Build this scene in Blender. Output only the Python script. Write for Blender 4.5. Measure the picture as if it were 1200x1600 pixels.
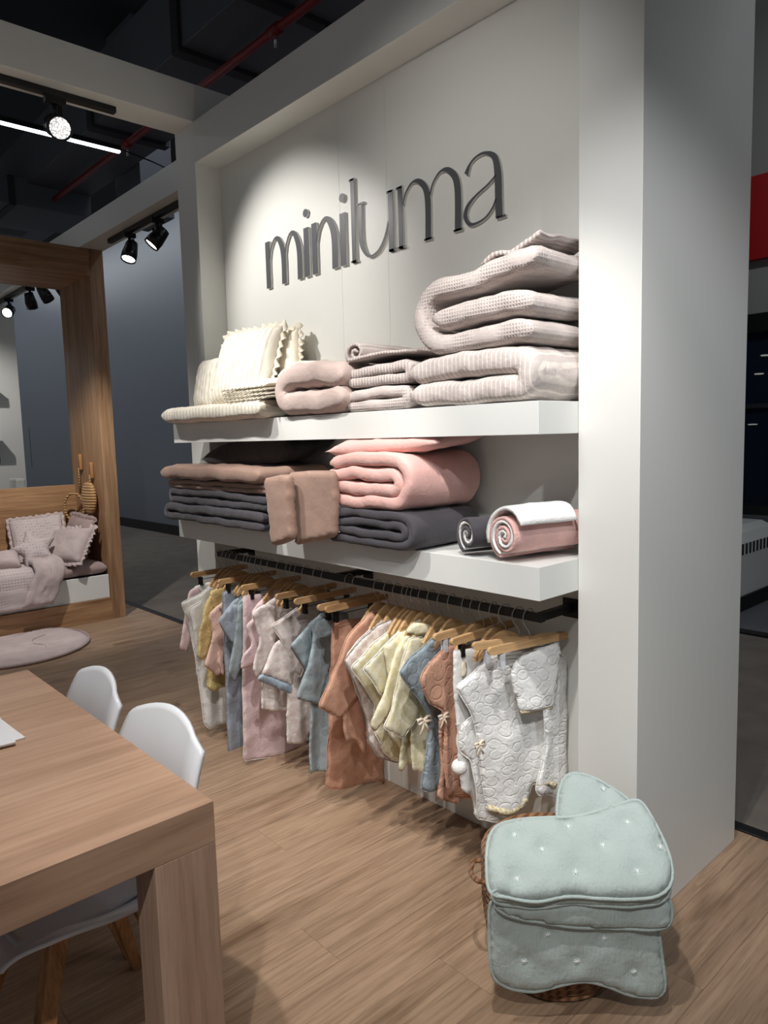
import bpy, bmesh, math, random
import numpy as np
from mathutils import Vector, Matrix, noise
from mathutils.geometry import delaunay_2d_cdt
random.seed(7)
scene = bpy.context.scene
COL = scene.collection
for o in list(bpy.data.objects): bpy.data.objects.remove(o)
# ------------------------------------------------------------------ camera
FPX = 1129.08; PITCH = math.radians(5.997); ROLL = math.radians(-1.535); YAW = math.radians(47.746)
CAMP = np.array([1.0092, -1.8843, 1.5])
_fwd = np.array([-math.sin(YAW)*math.cos(PITCH), math.cos(YAW)*math.cos(PITCH), -math.sin(PITCH)])
_r = np.array([math.cos(YAW), math.sin(YAW), 0.0]); _u = np.cross(_r, _fwd)
RIGHT = math.cos(ROLL)*_r + math.sin(ROLL)*_u
UP = -math.sin(ROLL)*_r + math.cos(ROLL)*_u
cam = bpy.data.cameras.new('camera'); cam.sensor_fit = 'VERTICAL'; cam.sensor_height = 36.0
cam.lens = FPX/1600*36.0; cam.clip_start = .05; cam.clip_end = 100
camo = bpy.data.objects.new('camera', cam); COL.objects.link(camo)
camo.matrix_world = Matrix([[RIGHT[0], UP[0], -_fwd[0], CAMP[0]], [RIGHT[1], UP[1], -_fwd[1], CAMP[1]],
                            [RIGHT[2], UP[2], -_fwd[2], CAMP[2]], [0, 0, 0, 1]])
scene.camera = camo
# ------------------------------------------------------------------ world, exposure, large lights
w = bpy.data.worlds.new('hall'); scene.world = w; w.use_nodes = True
w.node_tree.nodes['Background'].inputs[0].default_value = (.88, .93, 1.0, 1)
w.node_tree.nodes['Background'].inputs[1].default_value = .12
scene.view_settings.view_transform = 'Standard'; scene.view_settings.look = 'None'
scene.view_settings.gamma = 1; scene.view_settings.use_curve_mapping = False
scene.view_settings.exposure = 0.35
def spot(p, t, power, deg, blend=.6, rad=.03, col=(1, .965, .925)):
    l = bpy.data.lights.new('spot_beam', 'SPOT'); l.energy = power; l.spot_size = math.radians(deg)
    l.spot_blend = blend; l.shadow_soft_size = rad; l.color = col
    o = bpy.data.objects.new('spot_beam', l); COL.objects.link(o); o.location = p
    o.rotation_euler = (Vector(t)-Vector(p)).to_track_quat('-Z', 'Y').to_euler(); return o
# track spots of the booth (the tracks run on out of the frame to the left and behind the camera)
spot((-2.2, -1.05, 2.95), (-1.80, .14, 2.12), 84, 56, .8)
spot((-1.75, -1.15, 2.95), (-1.85, -.25, 1.1), 85, 56, .6)
spot((-1.0, -1.15, 2.95), (-1.2, -.25, 1.0), 85, 50, .6)
spot((.28, -1.2, 2.95), (-.55, -.2, 1.0), 105, 56, .6)
spot((-.35, -1.6, 2.95), (-.75, .1, 2.05), 38, 62, .9)
spot((.55, -1.9, 2.95), (-.05, 0, 1.45), 60, 46, .8, col=(.97, .98, 1))
spot((-.9, -1.5, 2.95), (-.95, -1.6, .7), 100, 78, .8)
spot((1.1, -2.4, 2.95), (-.05, -.85, .3), 120, 46, .9)
spot((-3.0, -1.1, 2.95), (-3.2, -.4, 0), 62, 80, .8)
spot((-4.0, -.4, 2.95), (-5.35, -.05, .75), 150, 66, .7)
spot((-6.7, -.5, 2.95), (-8, .25, 1.6), 60, 70, .8)
spot((1.75, -1.2, 2.95), (0, .25, 1.25), 70, 50, .8, col=(.94, .97, 1))
# added fill: unseen area lights that brighten the aisle wall and carpet
def row(p, sx, sy, power, rx=0.):
    l = bpy.data.lights.new('aisle_fill_light', 'AREA'); l.shape = 'RECTANGLE'; l.size = sx; l.size_y = sy; l.energy = power; l.color = (.90, .95, 1.0)
    o = bpy.data.objects.new('aisle_fill_light', l); COL.objects.link(o); o.location = p; o.rotation_euler = (rx, 0, 0)
row((-12, 1.7, 5.5), 16, .5, 135, math.radians(12)); row((1.0, 2.3, 5.5), 6, .5, 60)

# ------------------------------------------------------------------ pixel rays (1200 x 1600 frame)
def ray(px):
    return _fwd + RIGHT*((px[0]-600)/FPX) - UP*((px[1]-800)/FPX)
def onx(px, x): v = ray(px); return CAMP + v*((x-CAMP[0])/v[0])
def ony(px, y): v = ray(px); return CAMP + v*((y-CAMP[1])/v[1])
def onz(px, z): v = ray(px); return CAMP + v*((z-CAMP[2])/v[2])
def onplane(px, P, N):
    v = ray(px); return CAMP + v*(np.dot(np.array(P)-CAMP, N)/np.dot(v, N))
# ------------------------------------------------------------------ materials
def lin(c): return tuple(((x/255)/12.92 if x/255 <= .04045 else ((x/255+.055)/1.055)**2.4) for x in c)
class NT:
    def __init__(s, name):
        s.m = bpy.data.materials.new(name); s.m.use_nodes = True; s.t = s.m.node_tree
        s.b = s.t.nodes['Principled BSDF']
    def n(s, typ, **k):
        nd = s.t.nodes.new(typ)
        for a, v in k.items():
            if a.startswith('i_'): nd.inputs[a[2:].replace('_', ' ')].default_value = v
            else: setattr(nd, a, v)
        return nd
    def l(s, a, b): s.t.links.new(a, b)
def plain(name, rgb, rough=.5, metal=0, spec=.5, emit=None, bump=0, bscale=60, sheen=0):
    k = NT(name); b = k.b
    b.inputs['Base Color'].default_value = (*lin(rgb), 1); b.inputs['Roughness'].default_value = rough
    b.inputs['Metallic'].default_value = metal; b.inputs['Specular IOR Level'].default_value = spec
    if emit: b.inputs['Emission Color'].default_value = (*lin(rgb), 1); b.inputs['Emission Strength'].default_value = emit
    if sheen: b.inputs['Sheen Weight'].default_value = sheen
    if bump:
        tc = k.n('ShaderNodeTexCoord'); nz = k.n('ShaderNodeTexNoise', i_Scale=bscale, i_Detail=3.0)
        bp = k.n('ShaderNodeBump', i_Strength=bump, i_Distance=.004)
        k.l(tc.outputs['Object'], nz.inputs['Vector']); k.l(nz.outputs['Fac'], bp.inputs['Height']); k.l(bp.outputs['Normal'], b.inputs['Normal'])
    return k.m
def wood(name, c1, c2, c3, axis, rough=.5, sc=1.0, rnd=False, bump=.06, tone=.0, grain=.75):
    k = NT(name); b = k.b; b.inputs['Roughness'].default_value = rough; b.inputs['Specular IOR Level'].default_value = .35
    tc = k.n('ShaderNodeTexCoord'); vec = tc.outputs['Object']
    oi = k.n('ShaderNodeObjectInfo')
    if rnd:
        cm = k.n('ShaderNodeCombineXYZ'); mu = k.n('ShaderNodeMath', operation='MULTIPLY'); mu.inputs[1].default_value = 37.
        k.l(oi.outputs['Random'], mu.inputs[0])
        for i in range(3): k.l(mu.outputs[0], cm.inputs[i])
        ad = k.n('ShaderNodeVectorMath', operation='ADD'); k.l(vec, ad.inputs[0]); k.l(cm.outputs[0], ad.inputs[1]); vec = ad.outputs[0]
    s = [20*sc]*3; s[axis] = 1.5*sc
    mp = k.n('ShaderNodeMapping'); mp.inputs['Scale'].default_value = s; k.l(vec, mp.inputs['Vector'])
    n1 = k.n('ShaderNodeTexNoise', i_Scale=1.0, i_Detail=5.0, i_Roughness=.6, i_Distortion=.6); k.l(mp.outputs[0], n1.inputs['Vector'])
    s2 = [110*sc]*3; s2[axis] = 4.5*sc
    mp2 = k.n('ShaderNodeMapping'); mp2.inputs['Scale'].default_value = s2; k.l(vec, mp2.inputs['Vector'])
    n2 = k.n('ShaderNodeTexNoise', i_Scale=1.0, i_Detail=4.0, i_Roughness=.7); k.l(mp2.outputs[0], n2.inputs['Vector'])
    r = k.n('ShaderNodeValToRGB'); e = r.color_ramp.elements
    e[0].position = .30; e[0].color = (*lin(c1), 1); e[1].position = .72; e[1].color = (*lin(c3), 1)
    m_ = e.new(.5); m_.color = (*lin(c2), 1)
    k.l(n1.outputs['Fac'], r.inputs['Fac'])
    r2 = k.n('ShaderNodeValToRGB'); e = r2.color_ramp.elements
    e[0].position = .36; e[0].color = (.62, .60, .57, 1); e[1].position = .56; e[1].color = (1, 1, 1, 1)
    k.l(n2.outputs['Fac'], r2.inputs['Fac'])
    mx = k.n('ShaderNodeMix', data_type='RGBA', blend_type='MULTIPLY'); mx.inputs[0].default_value = grain
    k.l(r.outputs['Color'], mx.inputs[6]); k.l(r2.outputs['Color'], mx.inputs[7]); out = mx.outputs[2]
    # sparse dark knots and streaks
    s3 = [9*sc]*3; s3[axis] = 2.2*sc
    mp3 = k.n('ShaderNodeMapping'); mp3.inputs['Scale'].default_value = s3; k.l(vec, mp3.inputs['Vector'])
    n3 = k.n('ShaderNodeTexNoise', i_Scale=1.0, i_Detail=2.0); k.l(mp3.outputs[0], n3.inputs['Vector'])
    r3 = k.n('ShaderNodeValToRGB'); e = r3.color_ramp.elements
    e[0].position = .585; e[0].color = (1, 1, 1, 1); e[1].position = .74; e[1].color = (.52, .46, .40, 1)
    k.l(n3.outputs['Fac'], r3.inputs['Fac'])
    mx3 = k.n('ShaderNodeMix', data_type='RGBA', blend_type='MULTIPLY'); mx3.inputs[0].default_value = .8
    k.l(out, mx3.inputs[6]); k.l(r3.outputs['Color'], mx3.inputs[7]); out = mx3.outputs[2]
    if tone:
        hs = k.n('ShaderNodeHueSaturation'); mr = k.n('ShaderNodeMapRange'); mr.inputs[3].default_value = 1-tone; mr.inputs[4].default_value = 1+tone
        k.l(oi.outputs['Random'], mr.inputs[0]); k.l(mr.outputs[0], hs.inputs['Value']); k.l(out, hs.inputs['Color']); out = hs.outputs[0]
    k.l(out, b.inputs['Base Color'])
    bp = k.n('ShaderNodeBump', i_Strength=bump, i_Distance=.002); k.l(n2.outputs['Fac'], bp.inputs['Height']); k.l(bp.outputs['Normal'], b.inputs['Normal'])
    return k.m
def fabric(name, rgb, kind='plain', rgb2=None, scale=1.0, bump=.35, rough=.9, mottled=.10, axis='y', crk=.40):
    """kinds: plain weave, terry, waffle, stripes, checks, dots, quilt, rib"""
    k = NT(name); b = k.b; b.inputs['Roughness'].default_value = rough; b.inputs['Specular IOR Level'].default_value = .2
    b.inputs['Sheen Weight'].default_value = .15
    tc = k.n('ShaderNodeTexCoord'); vec = tc.outputs['Object']
    base = k.n('ShaderNodeRGB'); base.outputs[0].default_value = (*lin(rgb), 1); col = base.outputs[0]
    c2 = lin(rgb2) if rgb2 else tuple(.8*x for x in lin(rgb))
    nz = k.n('ShaderNodeTexNoise', i_Scale=9.0*scale, i_Detail=4.0); k.l(vec, nz.inputs['Vector'])
    fine = k.n('ShaderNodeTexNoise', i_Scale=(230. if kind == 'terry' else 420.)*scale, i_Detail=2.0); k.l(vec, fine.inputs['Vector'])
    height = fine.outputs['Fac']; hd = .002
    def mixc(fac, a, cc):
        mx = k.n('ShaderNodeMix', data_type='RGBA'); k.l(fac, mx.inputs[0]); k.l(a, mx.inputs[6]); mx.inputs[7].default_value = (*cc, 1); return mx.outputs[2]
    sx = k.n('ShaderNodeSeparateXYZ'); k.l(vec, sx.inputs[0])
    def wave(sock, freq, shift=0.):
        a = k.n('ShaderNodeMath', operation='MULTIPLY_ADD'); k.l(sock, a.inputs[0]); a.inputs[1].default_value = freq; a.inputs[2].default_value = shift
        s_ = k.n('ShaderNodeMath', operation='SINE'); k.l(a.outputs[0], s_.inputs[0]); return s_.outputs[0]
    def ramp(sock, lo, hi):
        mr = k.n('ShaderNodeMapRange'); mr.inputs[1].default_value = lo; mr.inputs[2].default_value = hi; k.l(sock, mr.inputs[0]); return mr.outputs[0]
    ax = {'x': 0, 'y': 1, 'z': 2}[axis]
    if kind == 'waffle':
        a = wave(sx.outputs[0], 520*scale); c = wave(sx.outputs[1], 520*scale); d = wave(sx.outputs[2], 520*scale)
        m1 = k.n('ShaderNodeMath', operation='MAXIMUM'); k.l(a, m1.inputs[0]); k.l(c, m1.inputs[1])
        m2 = k.n('ShaderNodeMath', operation='MAXIMUM'); k.l(m1.outputs[0], m2.inputs[0]); k.l(d, m2.inputs[1])
        height = m2.outputs[0]; hd = .0035; col = mixc(ramp(m2.outputs[0], .2, -.6), col, c2)
    elif kind == 'rib':
        a = wave(sx.outputs[ax], 330*scale); height = a; hd = .004; col = mixc(ramp(a, .1, -.8), col, c2)
    elif kind == 'stripes':
        a = wave(sx.outputs[ax], 190*scale); col = mixc(ramp(a, .55, .85), col, c2)
    elif kind == 'checks':
        ck = k.n('ShaderNodeTexChecker', i_Scale=38.*scale)
        k.l(vec, ck.inputs['Vector'])
        yz = k.n('ShaderNodeCombineXYZ'); k.l(sx.outputs[1], yz.inputs[1]); k.l(sx.outputs[2], yz.inputs[2]); yz.inputs[0].default_value = .002; k.l(yz.outputs[0], ck.inputs['Vector'])
        col = mixc(ck.outputs['Fac'], col, c2)
    elif kind == 'dots':
        yz = k.n('ShaderNodeCombineXYZ'); k.l(sx.outputs[1], yz.inputs[0]); k.l(sx.outputs[2], yz.inputs[1])
        vo = k.n('ShaderNodeTexVoronoi', i_Scale=26.*scale, i_Randomness=.35); vo.voronoi_dimensions = '2D'; k.l(yz.outputs[0], vo.inputs['Vector'])
        col = mixc(ramp(vo.outputs['Distance'], .36, .30), col, c2)
    elif kind == 'quilt':
        yz = k.n('ShaderNodeCombineXYZ'); k.l(sx.outputs[1], yz.inputs[0]); k.l(sx.outputs[2], yz.inputs[1])
        vo = k.n('ShaderNodeTexVoronoi', i_Scale=15.*scale, i_Randomness=.8); vo.voronoi_dimensions = '2D'; k.l(yz.outputs[0], vo.inputs['Vector'])
        vo2 = k.n('ShaderNodeTexVoronoi', i_Scale=52.*scale, i_Randomness=.8); vo2.voronoi_dimensions = '2D'; k.l(yz.outputs[0], vo2.inputs['Vector'])
        sb_ = k.n('ShaderNodeMath', operation='SUBTRACT'); k.l(vo.outputs['Distance'], sb_.inputs[0]); sb_.inputs[1].default_value = .40
        ab = k.n('ShaderNodeMath', operation='ABSOLUTE'); k.l(sb_.outputs[0], ab.inputs[0])
        r1 = ramp(ab.outputs[0], 0, .09)
        ad = k.n('ShaderNodeMath', operation='MULTIPLY_ADD'); k.l(vo2.outputs['Distance'], ad.inputs[0]); ad.inputs[1].default_value = -.5; k.l(r1, ad.inputs[2])
        ad2 = k.n('ShaderNodeMath', operation='MULTIPLY_ADD'); k.l(fine.outputs['Fac'], ad2.inputs[0]); ad2.inputs[1].default_value = .5; k.l(ad.outputs[0], ad2.inputs[2])
        height = ad2.outputs[0]; hd = .0035
    elif kind == 'crinkle':
        mp = k.n('ShaderNodeMapping'); mp.inputs['Scale'].default_value = (160*scale, 160*scale, 26*scale) if axis == 'z' else (26*scale, 160*scale, 160*scale); k.l(vec, mp.inputs['Vector'])
        n4 = k.n('ShaderNodeTexNoise', i_Scale=1.0, i_Detail=3.0); k.l(mp.outputs[0], n4.inputs['Vector']); height = n4.outputs['Fac']; hd = .005
    hs = k.n('ShaderNodeHueSaturation'); k.l(col, hs.inputs['Color'])
    mr = k.n('ShaderNodeMapRange'); mr.inputs[1].default_value = .3; mr.inputs[2].default_value = .7; mr.inputs[3].default_value = 1-mottled; mr.inputs[4].default_value = 1+mottled
    k.l(nz.outputs['Fac'], mr.inputs[0]); k.l(mr.outputs[0], hs.inputs['Value']); k.l(hs.outputs[0], b.inputs['Base Color'])
    cr = k.n('ShaderNodeTexNoise', i_Scale=34.0, i_Detail=5.0, i_Roughness=.55, i_Distortion=1.2); k.l(vec, cr.inputs['Vector'])
    wr0 = k.n('ShaderNodeBump', i_Strength=.45, i_Distance=.016); k.l(nz.outputs['Fac'], wr0.inputs['Height'])
    wr = k.n('ShaderNodeBump', i_Strength=crk, i_Distance=.006); k.l(cr.outputs['Fac'], wr.inputs['Height']); k.l(wr0.outputs['Normal'], wr.inputs['Normal'])
    bp = k.n('ShaderNodeBump', i_Strength=bump, i_Distance=hd); k.l(height, bp.inputs['Height']); k.l(wr.outputs['Normal'], bp.inputs['Normal']); k.l(bp.outputs['Normal'], b.inputs['Normal'])
    return k.m
M = {}
M['white'] = plain('white_board', (226, 226, 221), .42, bump=.02, bscale=25)
M['panel'] = plain('white_panel', (226, 226, 220), .33, bump=.10, bscale=9)
M['shelfw'] = plain('white_shelf', (228, 229, 225), .38)
M['letter'] = plain('dark_sign_face', (84, 84, 87), .30, spec=.7)
M['letter_edge'] = plain('sign_edge', (205, 205, 202), .4)
M['black'] = plain('black_metal', (14, 14, 15), .45)
M['blackp'] = plain('black_plastic', (9, 9, 10), .35)
M['steel'] = plain('steel_wire', (190, 190, 188), .28, metal=.9)
M['clipw'] = plain('white_clip', (205, 208, 212), .35)
M['hanger'] = wood('hanger_wood', (182, 142, 98), (206, 168, 122), (220, 184, 140), 1, .45, 2.0, rnd=True)
M['plank'] = wood('floor_oak', (140, 115, 94), (157, 131, 108), (170, 145, 121), 1, .42, .9, rnd=True, tone=.07)
M['table'] = wood('table_oak', (176, 141, 116), (188, 153, 128), (197, 165, 140), 1, .42, .55, grain=.5)
M['tablev'] = wood('table_oak_leg', (170, 138, 116), (186, 154, 132), (198, 168, 146), 2, .45, .6, grain=.5)
M['oak_v'] = wood('bed_oak_upright', (144, 110, 80), (172, 135, 102), (192, 156, 122), 2, .45, .5)
M['oak_h'] = wood('bed_oak_board', (144, 108, 76), (174, 134, 98), (194, 156, 118), 1, .45, .5)
M['legwood'] = wood('chair_leg_wood', (150, 104, 64), (176, 128, 84), (194, 150, 106), 2, .5, 1.2)
M['chair'] = plain('white_shell', (226, 229, 234), .32)
M['seatpad'] = plain('grey_seat_pad', (196, 196, 200), .6, bump=.05, bscale=200)
M['blue'] = plain('blue_grey_wall', (112, 117, 126), .38, bump=.03, bscale=18)
M['carpet'] = fabric('aisle_carpet', (98, 90, 82), 'terry', scale=.5, bump=.6, mottled=.16)
M['ceil'] = plain('dark_ceiling', (26, 26, 29), .9)
M['duct'] = plain('dark_duct', (92, 95, 102), .55, metal=.2)
M['duct2'] = plain('darker_duct', (40, 41, 46), .6)
M['redpipe'] = plain('red_pipe', (120, 12, 20), .5)
M['red'] = plain('red_fascia', (170, 10, 14), .5)
M['grey'] = plain('grey_fascia', (150, 148, 144), .7)
M['dgrey'] = plain('dim_grey', (96, 98, 102), .6)
M['led'] = plain('led_strip', (240, 246, 255), .5, emit=6)
M['lens'] = plain('lamp_lens', (255, 252, 244), .5, emit=5)
M['paper'] = plain('white_paper', (232, 232, 236), .5)
ln_ = NT('lamp_lens_dotted'); ln_.b.inputs['Base Color'].default_value = (.8, .8, .8, 1); _v = ln_.n('ShaderNodeTexVoronoi', i_Scale=170.); _t = ln_.n('ShaderNodeTexCoord'); _m = ln_.n('ShaderNodeMapRange')
ln_.l(_t.outputs['Object'], _v.inputs['Vector']); ln_.l(_v.outputs['Distance'], _m.inputs[0]); _m.inputs[1].default_value = .25; _m.inputs[2].default_value = .6; _m.inputs[3].default_value = 2.2; _m.inputs[4].default_value = .35
ln_.l(_m.outputs[0], ln_.b.inputs['Emission Strength']); ln_.b.inputs['Emission Color'].default_value = (1, .98, .95, 1); M['lens_d'] = ln_.m
gl = NT('shop_glass'); gl.b.inputs['Base Color'].default_value = (.012, .02, .04, 1); gl.b.inputs['Roughness'].default_value = .06
gl.b.inputs['Specular IOR Level'].default_value = .6; gl.b.inputs['Alpha'].default_value = .82; M['glass'] = gl.m
M['cream'] = fabric('cream_cotton', (228, 220, 203), 'plain', bump=.2)
M['cream_stripe'] = fabric('cream_striped', (228, 222, 208), 'stripes', (200, 191, 174), 1.1, axis='x')
M['cream_waffle'] = fabric('cream_waffle', (230, 224, 208), 'rib', (204, 195, 176), 1.2, axis='z')
M['taupe'] = fabric('taupe_cotton', (190, 171, 164), 'plain', bump=.15, rough=.75)
M['mushroom'] = fabric('mushroom_weave', (198, 187, 182), 'rib', (170, 158, 153), 1.3, axis='x')
M['mushroom_w'] = fabric('mushroom_waffle', (199, 188, 183), 'waffle', (166, 154, 149), 1.15)
M['mushroom_s'] = fabric('mushroom_stripe', (200, 189, 184), 'stripes', (224, 214, 206), 1.9, bump=.3, axis='x')
M['brown'] = fabric('rose_brown_satin', (160, 132, 118), 'plain', bump=.05, rough=.5, mottled=.05, crk=.10)
M['char'] = fabric('charcoal_cotton', (72, 69, 74), 'plain', bump=.1, rough=.75, mottled=.06)
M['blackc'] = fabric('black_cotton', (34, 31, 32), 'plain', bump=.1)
M['pink'] = fabric('pink_cotton', (226, 180, 172), 'plain', bump=.1, rough=.8, mottled=.05)
M['pinkt'] = fabric('pink_crinkle', (230, 186, 179), 'crinkle', axis='x', bump=.5)
M['fleece'] = fabric('white_fleece', (244, 243, 241), 'terry', bump=.9, mottled=.04)
M['mint'] = fabric('mint_muslin', (180, 193, 190), 'crinkle', axis='z', bump=.45, mottled=.05)
M['mauve'] = fabric('mauve_cotton', (190, 174, 172), 'plain', bump=.2)
M['mauve_d'] = fabric('dusky_mauve_cotton', (162, 142, 139), 'plain', bump=.2)
M['mauve_w'] = fabric('mauve_waffle', (200, 187, 185), 'waffle', (170, 154, 153), .55)
M['g_white'] = fabric('white_terry', (232, 231, 228), 'terry', bump=.7, mottled=.05)
M['g_quilt'] = fabric('white_quilted', (240, 240, 238), 'quilt', scale=1.6, bump=.5, mottled=.03)
M['g_yellow'] = fabric('mustard_muslin', (218, 194, 134), 'quilt', scale=3.2, bump=.5)
M['g_peach'] = fabric('peach_terry', (222, 186, 172), 'terry', bump=.7)
M['g_grey'] = fabric('grey_blue_terry', (158, 166, 178), 'terry', bump=.7)
M['g_sage'] = fabric('grey_sage_terry', (152, 164, 166), 'terry', bump=.7)
M['g_pink'] = fabric('powder_pink_terry', (226, 200, 202), 'terry', bump=.7)
M['g_dots'] = fabric('beige_pink_print', (222, 209, 205), 'dots', (234, 226, 220), 1.3)
M['g_print'] = fabric('cream_print', (232, 223, 218), 'dots', (222, 206, 202), 1.0)
M['g_teal'] = fabric('teal_dotted_velour', (162, 175, 181), 'dots', (150, 165, 172), .85, mottled=.08)
M['g_terra'] = fabric('terracotta_velour', (206, 160, 136), 'dots', (199, 152, 128), .7, mottled=.10)
M['g_terra_q'] = fabric('terracotta_terry', (201, 156, 133), 'quilt', scale=1.1, bump=.6)
M['g_teal_q'] = fabric('teal_terry', (144, 158, 166), 'quilt', scale=1.2, bump=.55)
M['g_pcheck'] = fabric('pink_checked', (236, 226, 220), 'checks', (220, 202, 196), 1.)
M['g_ycheck'] = fabric('yellow_checked', (238, 233, 212), 'checks', (230, 222, 184), 1.)
M['g_cream'] = fabric('cream_velour', (238, 230, 202), 'checks', (228, 220, 184), .8)
M['bind'] = fabric('white_binding', (240, 238, 232), 'plain')
M['bindg'] = fabric('grey_binding', (150, 152, 150), 'plain')
M['trim'] = fabric('gold_trim', (226, 216, 188), 'dots', (196, 178, 130), 3.6)
M['bluetrim'] = fabric('blue_hem', (168, 184, 198), 'plain')
M['tape'] = fabric('cream_tape', (236, 222, 200), 'plain')
M['rope'] = fabric('brown_rope', (150, 108, 76), 'rib', (104, 72, 50), 1.0, axis='x', bump=.8)
M['rattan'] = fabric('rattan', (196, 156, 108), 'rib', (150, 112, 74), .8, axis='z', bump=.8)
M['stitch'] = plain('white_thread', (232, 238, 236), .8)
M['maroon'] = plain('dark_maroon', (52, 22, 26), .5)

# ------------------------------------------------------------------ builders
def mesh(name, V, F, mat, parent=None, smooth=False, loc=None):
    me = bpy.data.meshes.new(name); me.from_pydata([tuple(v) for v in V], [], [tuple(f) for f in F])
    bm = bmesh.new(); bm.from_mesh(me); bmesh.ops.recalc_face_normals(bm, faces=bm.faces); bm.to_mesh(me); bm.free()
    if smooth: me.polygons.foreach_set('use_smooth', [True]*len(me.polygons))
    me.materials.append(M[mat] if isinstance(mat, str) else mat)
    o = bpy.data.objects.new(name, me); COL.objects.link(o)
    if parent: o.parent = parent
    if loc is not None: o.location = loc
    return o
def tag(o, label=None, cat=None, group=None, kind=None):
    if label: o['label'] = label
    if cat: o['category'] = cat
    if group: o['group'] = group
    if kind: o['kind'] = kind
    return o
def thing(name, label, cat, loc=(0, 0, 0), rz=0, group=None):
    o = bpy.data.objects.new(name, None); COL.objects.link(o); o.empty_display_size = .05
    o.location = loc; o.rotation_euler = (0, 0, rz); return tag(o, label, cat, group)
class MB:
    def __init__(s): s.V = []; s.F = []
    def box(s, x0, x1, y0, y1, z0, z1, b=0.0):
        if b:
            bm = bmesh.new(); bmesh.ops.create_cube(bm, size=1)
            for v in bm.verts: v.co = Vector(((x0+x1)/2+v.co.x*(x1-x0), (y0+y1)/2+v.co.y*(y1-y0), (z0+z1)/2+v.co.z*(z1-z0)))
            bmesh.ops.bevel(bm, geom=bm.edges[:]+bm.verts[:], offset=b, segments=2, profile=.5, affect='EDGES')
            n = len(s.V); bm.verts.index_update(); s.V += [tuple(v.co) for v in bm.verts]; s.F += [[n+v.index for v in f.verts] for f in bm.faces]; bm.free(); return s
        n = len(s.V); s.V += [(x, y, z) for x in (x0, x1) for y in (y0, y1) for z in (z0, z1)]
        s.F += [[n+i for i in f] for f in ((0, 1, 3, 2), (4, 6, 7, 5), (0, 4, 5, 1), (2, 3, 7, 6), (0, 2, 6, 4), (1, 5, 7, 3))]; return s
    def tube(s, P, r, seg=8, closed=False):
        P = [Vector(p) for p in P]; n0 = len(s.V); N = len(P); R = r if isinstance(r, (list, tuple)) else [r]*N
        up = None
        for i, p in enumerate(P):
            a = P[(i-1) % N] if (closed or i) else p; c = P[(i+1) % N] if (closed or i < N-1) else p
            t = (c-a).normalized()
            if up is None: up = Vector((0, 0, 1)) if abs(t.z) < .9 else Vector((1, 0, 0))
            sd = t.cross(up)
            if sd.length < 1e-4: sd = t.orthogonal()
            sd.normalize(); up = sd.cross(t).normalized()
            for k in range(seg):
                an = 2*math.pi*k/seg; s.V.append(tuple(p+sd*math.cos(an)*R[i]+up*math.sin(an)*R[i]))
        for i in range(N if closed else N-1):
            j = (i+1) % N
            for k in range(seg): s.F.append([n0+i*seg+k, n0+i*seg+(k+1) % seg, n0+j*seg+(k+1) % seg, n0+j*seg+k])
        if not closed: s.F += [[n0+k for k in range(seg)][::-1], [n0+(N-1)*seg+k for k in range(seg)]]
        return s
    def lathe(s, prof, c=(0, 0, 0), seg=24, axis='z'):
        n0 = len(s.V)
        for r, h in prof:
            for k in range(seg):
                a = 2*math.pi*k/seg; x, y = r*math.cos(a), r*math.sin(a)
                v = (x, y, h) if axis == 'z' else ((x, h, y) if axis == 'y' else (h, x, y))
                s.V.append((c[0]+v[0], c[1]+v[1], c[2]+v[2]))
        m = len(prof)
        for i in range(m-1):
            for k in range(seg): s.F.append([n0+i*seg+k, n0+i*seg+(k+1) % seg, n0+(i+1)*seg+(k+1) % seg, n0+(i+1)*seg+k])
        s.F += [[n0+k for k in range(seg)], [n0+(m-1)*seg+k for k in range(seg)]]; return s
    def prism(s, poly, h0, h1, f):
        """poly 2D, f(a,b,h)->xyz"""
        n0 = len(s.V); m = len(poly)
        s.V += [f(a, b, h0) for a, b in poly]+[f(a, b, h1) for a, b in poly]
        s.F += [[n0+i for i in range(m)], [n0+m+i for i in range(m)][::-1]]+[[n0+i, n0+(i+1) % m, n0+m+(i+1) % m, n0+m+i] for i in range(m)]; return s
    def build(s, name, mat, parent=None, smooth=False, loc=None): return mesh(name, s.V, s.F, mat, parent, smooth, loc)
def box(name, mat, x0, x1, y0, y1, z0, z1, parent=None, b=0.0): return MB().box(x0, x1, y0, y1, z0, z1, b).build(name, mat, parent)
def copy_tree(o, parent=None):
    c = o.copy(); COL.objects.link(c); c.parent = parent
    for ch in list(o.children): copy_tree(ch, c)
    return c
def spline(P, n=8, closed=False):
    P = [np.array(p, float) for p in P]; N = len(P); out = []
    rng = range(N if closed else N-1)
    for i in rng:
        p0 = P[(i-1) % N] if (closed or i) else P[i]; p1 = P[i]; p2 = P[(i+1) % N]; p3 = P[(i+2) % N] if (closed or i+2 < N) else p2
        for k in range(n):
            t = k/n; out.append(.5*((2*p1)+(-p0+p2)*t+(2*p0-5*p1+4*p2-p3)*t*t+(-p0+3*p1-3*p2+p3)*t**3))
    if not closed: out.append(P[-1])
    return out
def nz(x, y, z): return noise.noise(Vector((x, y, z)))

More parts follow.
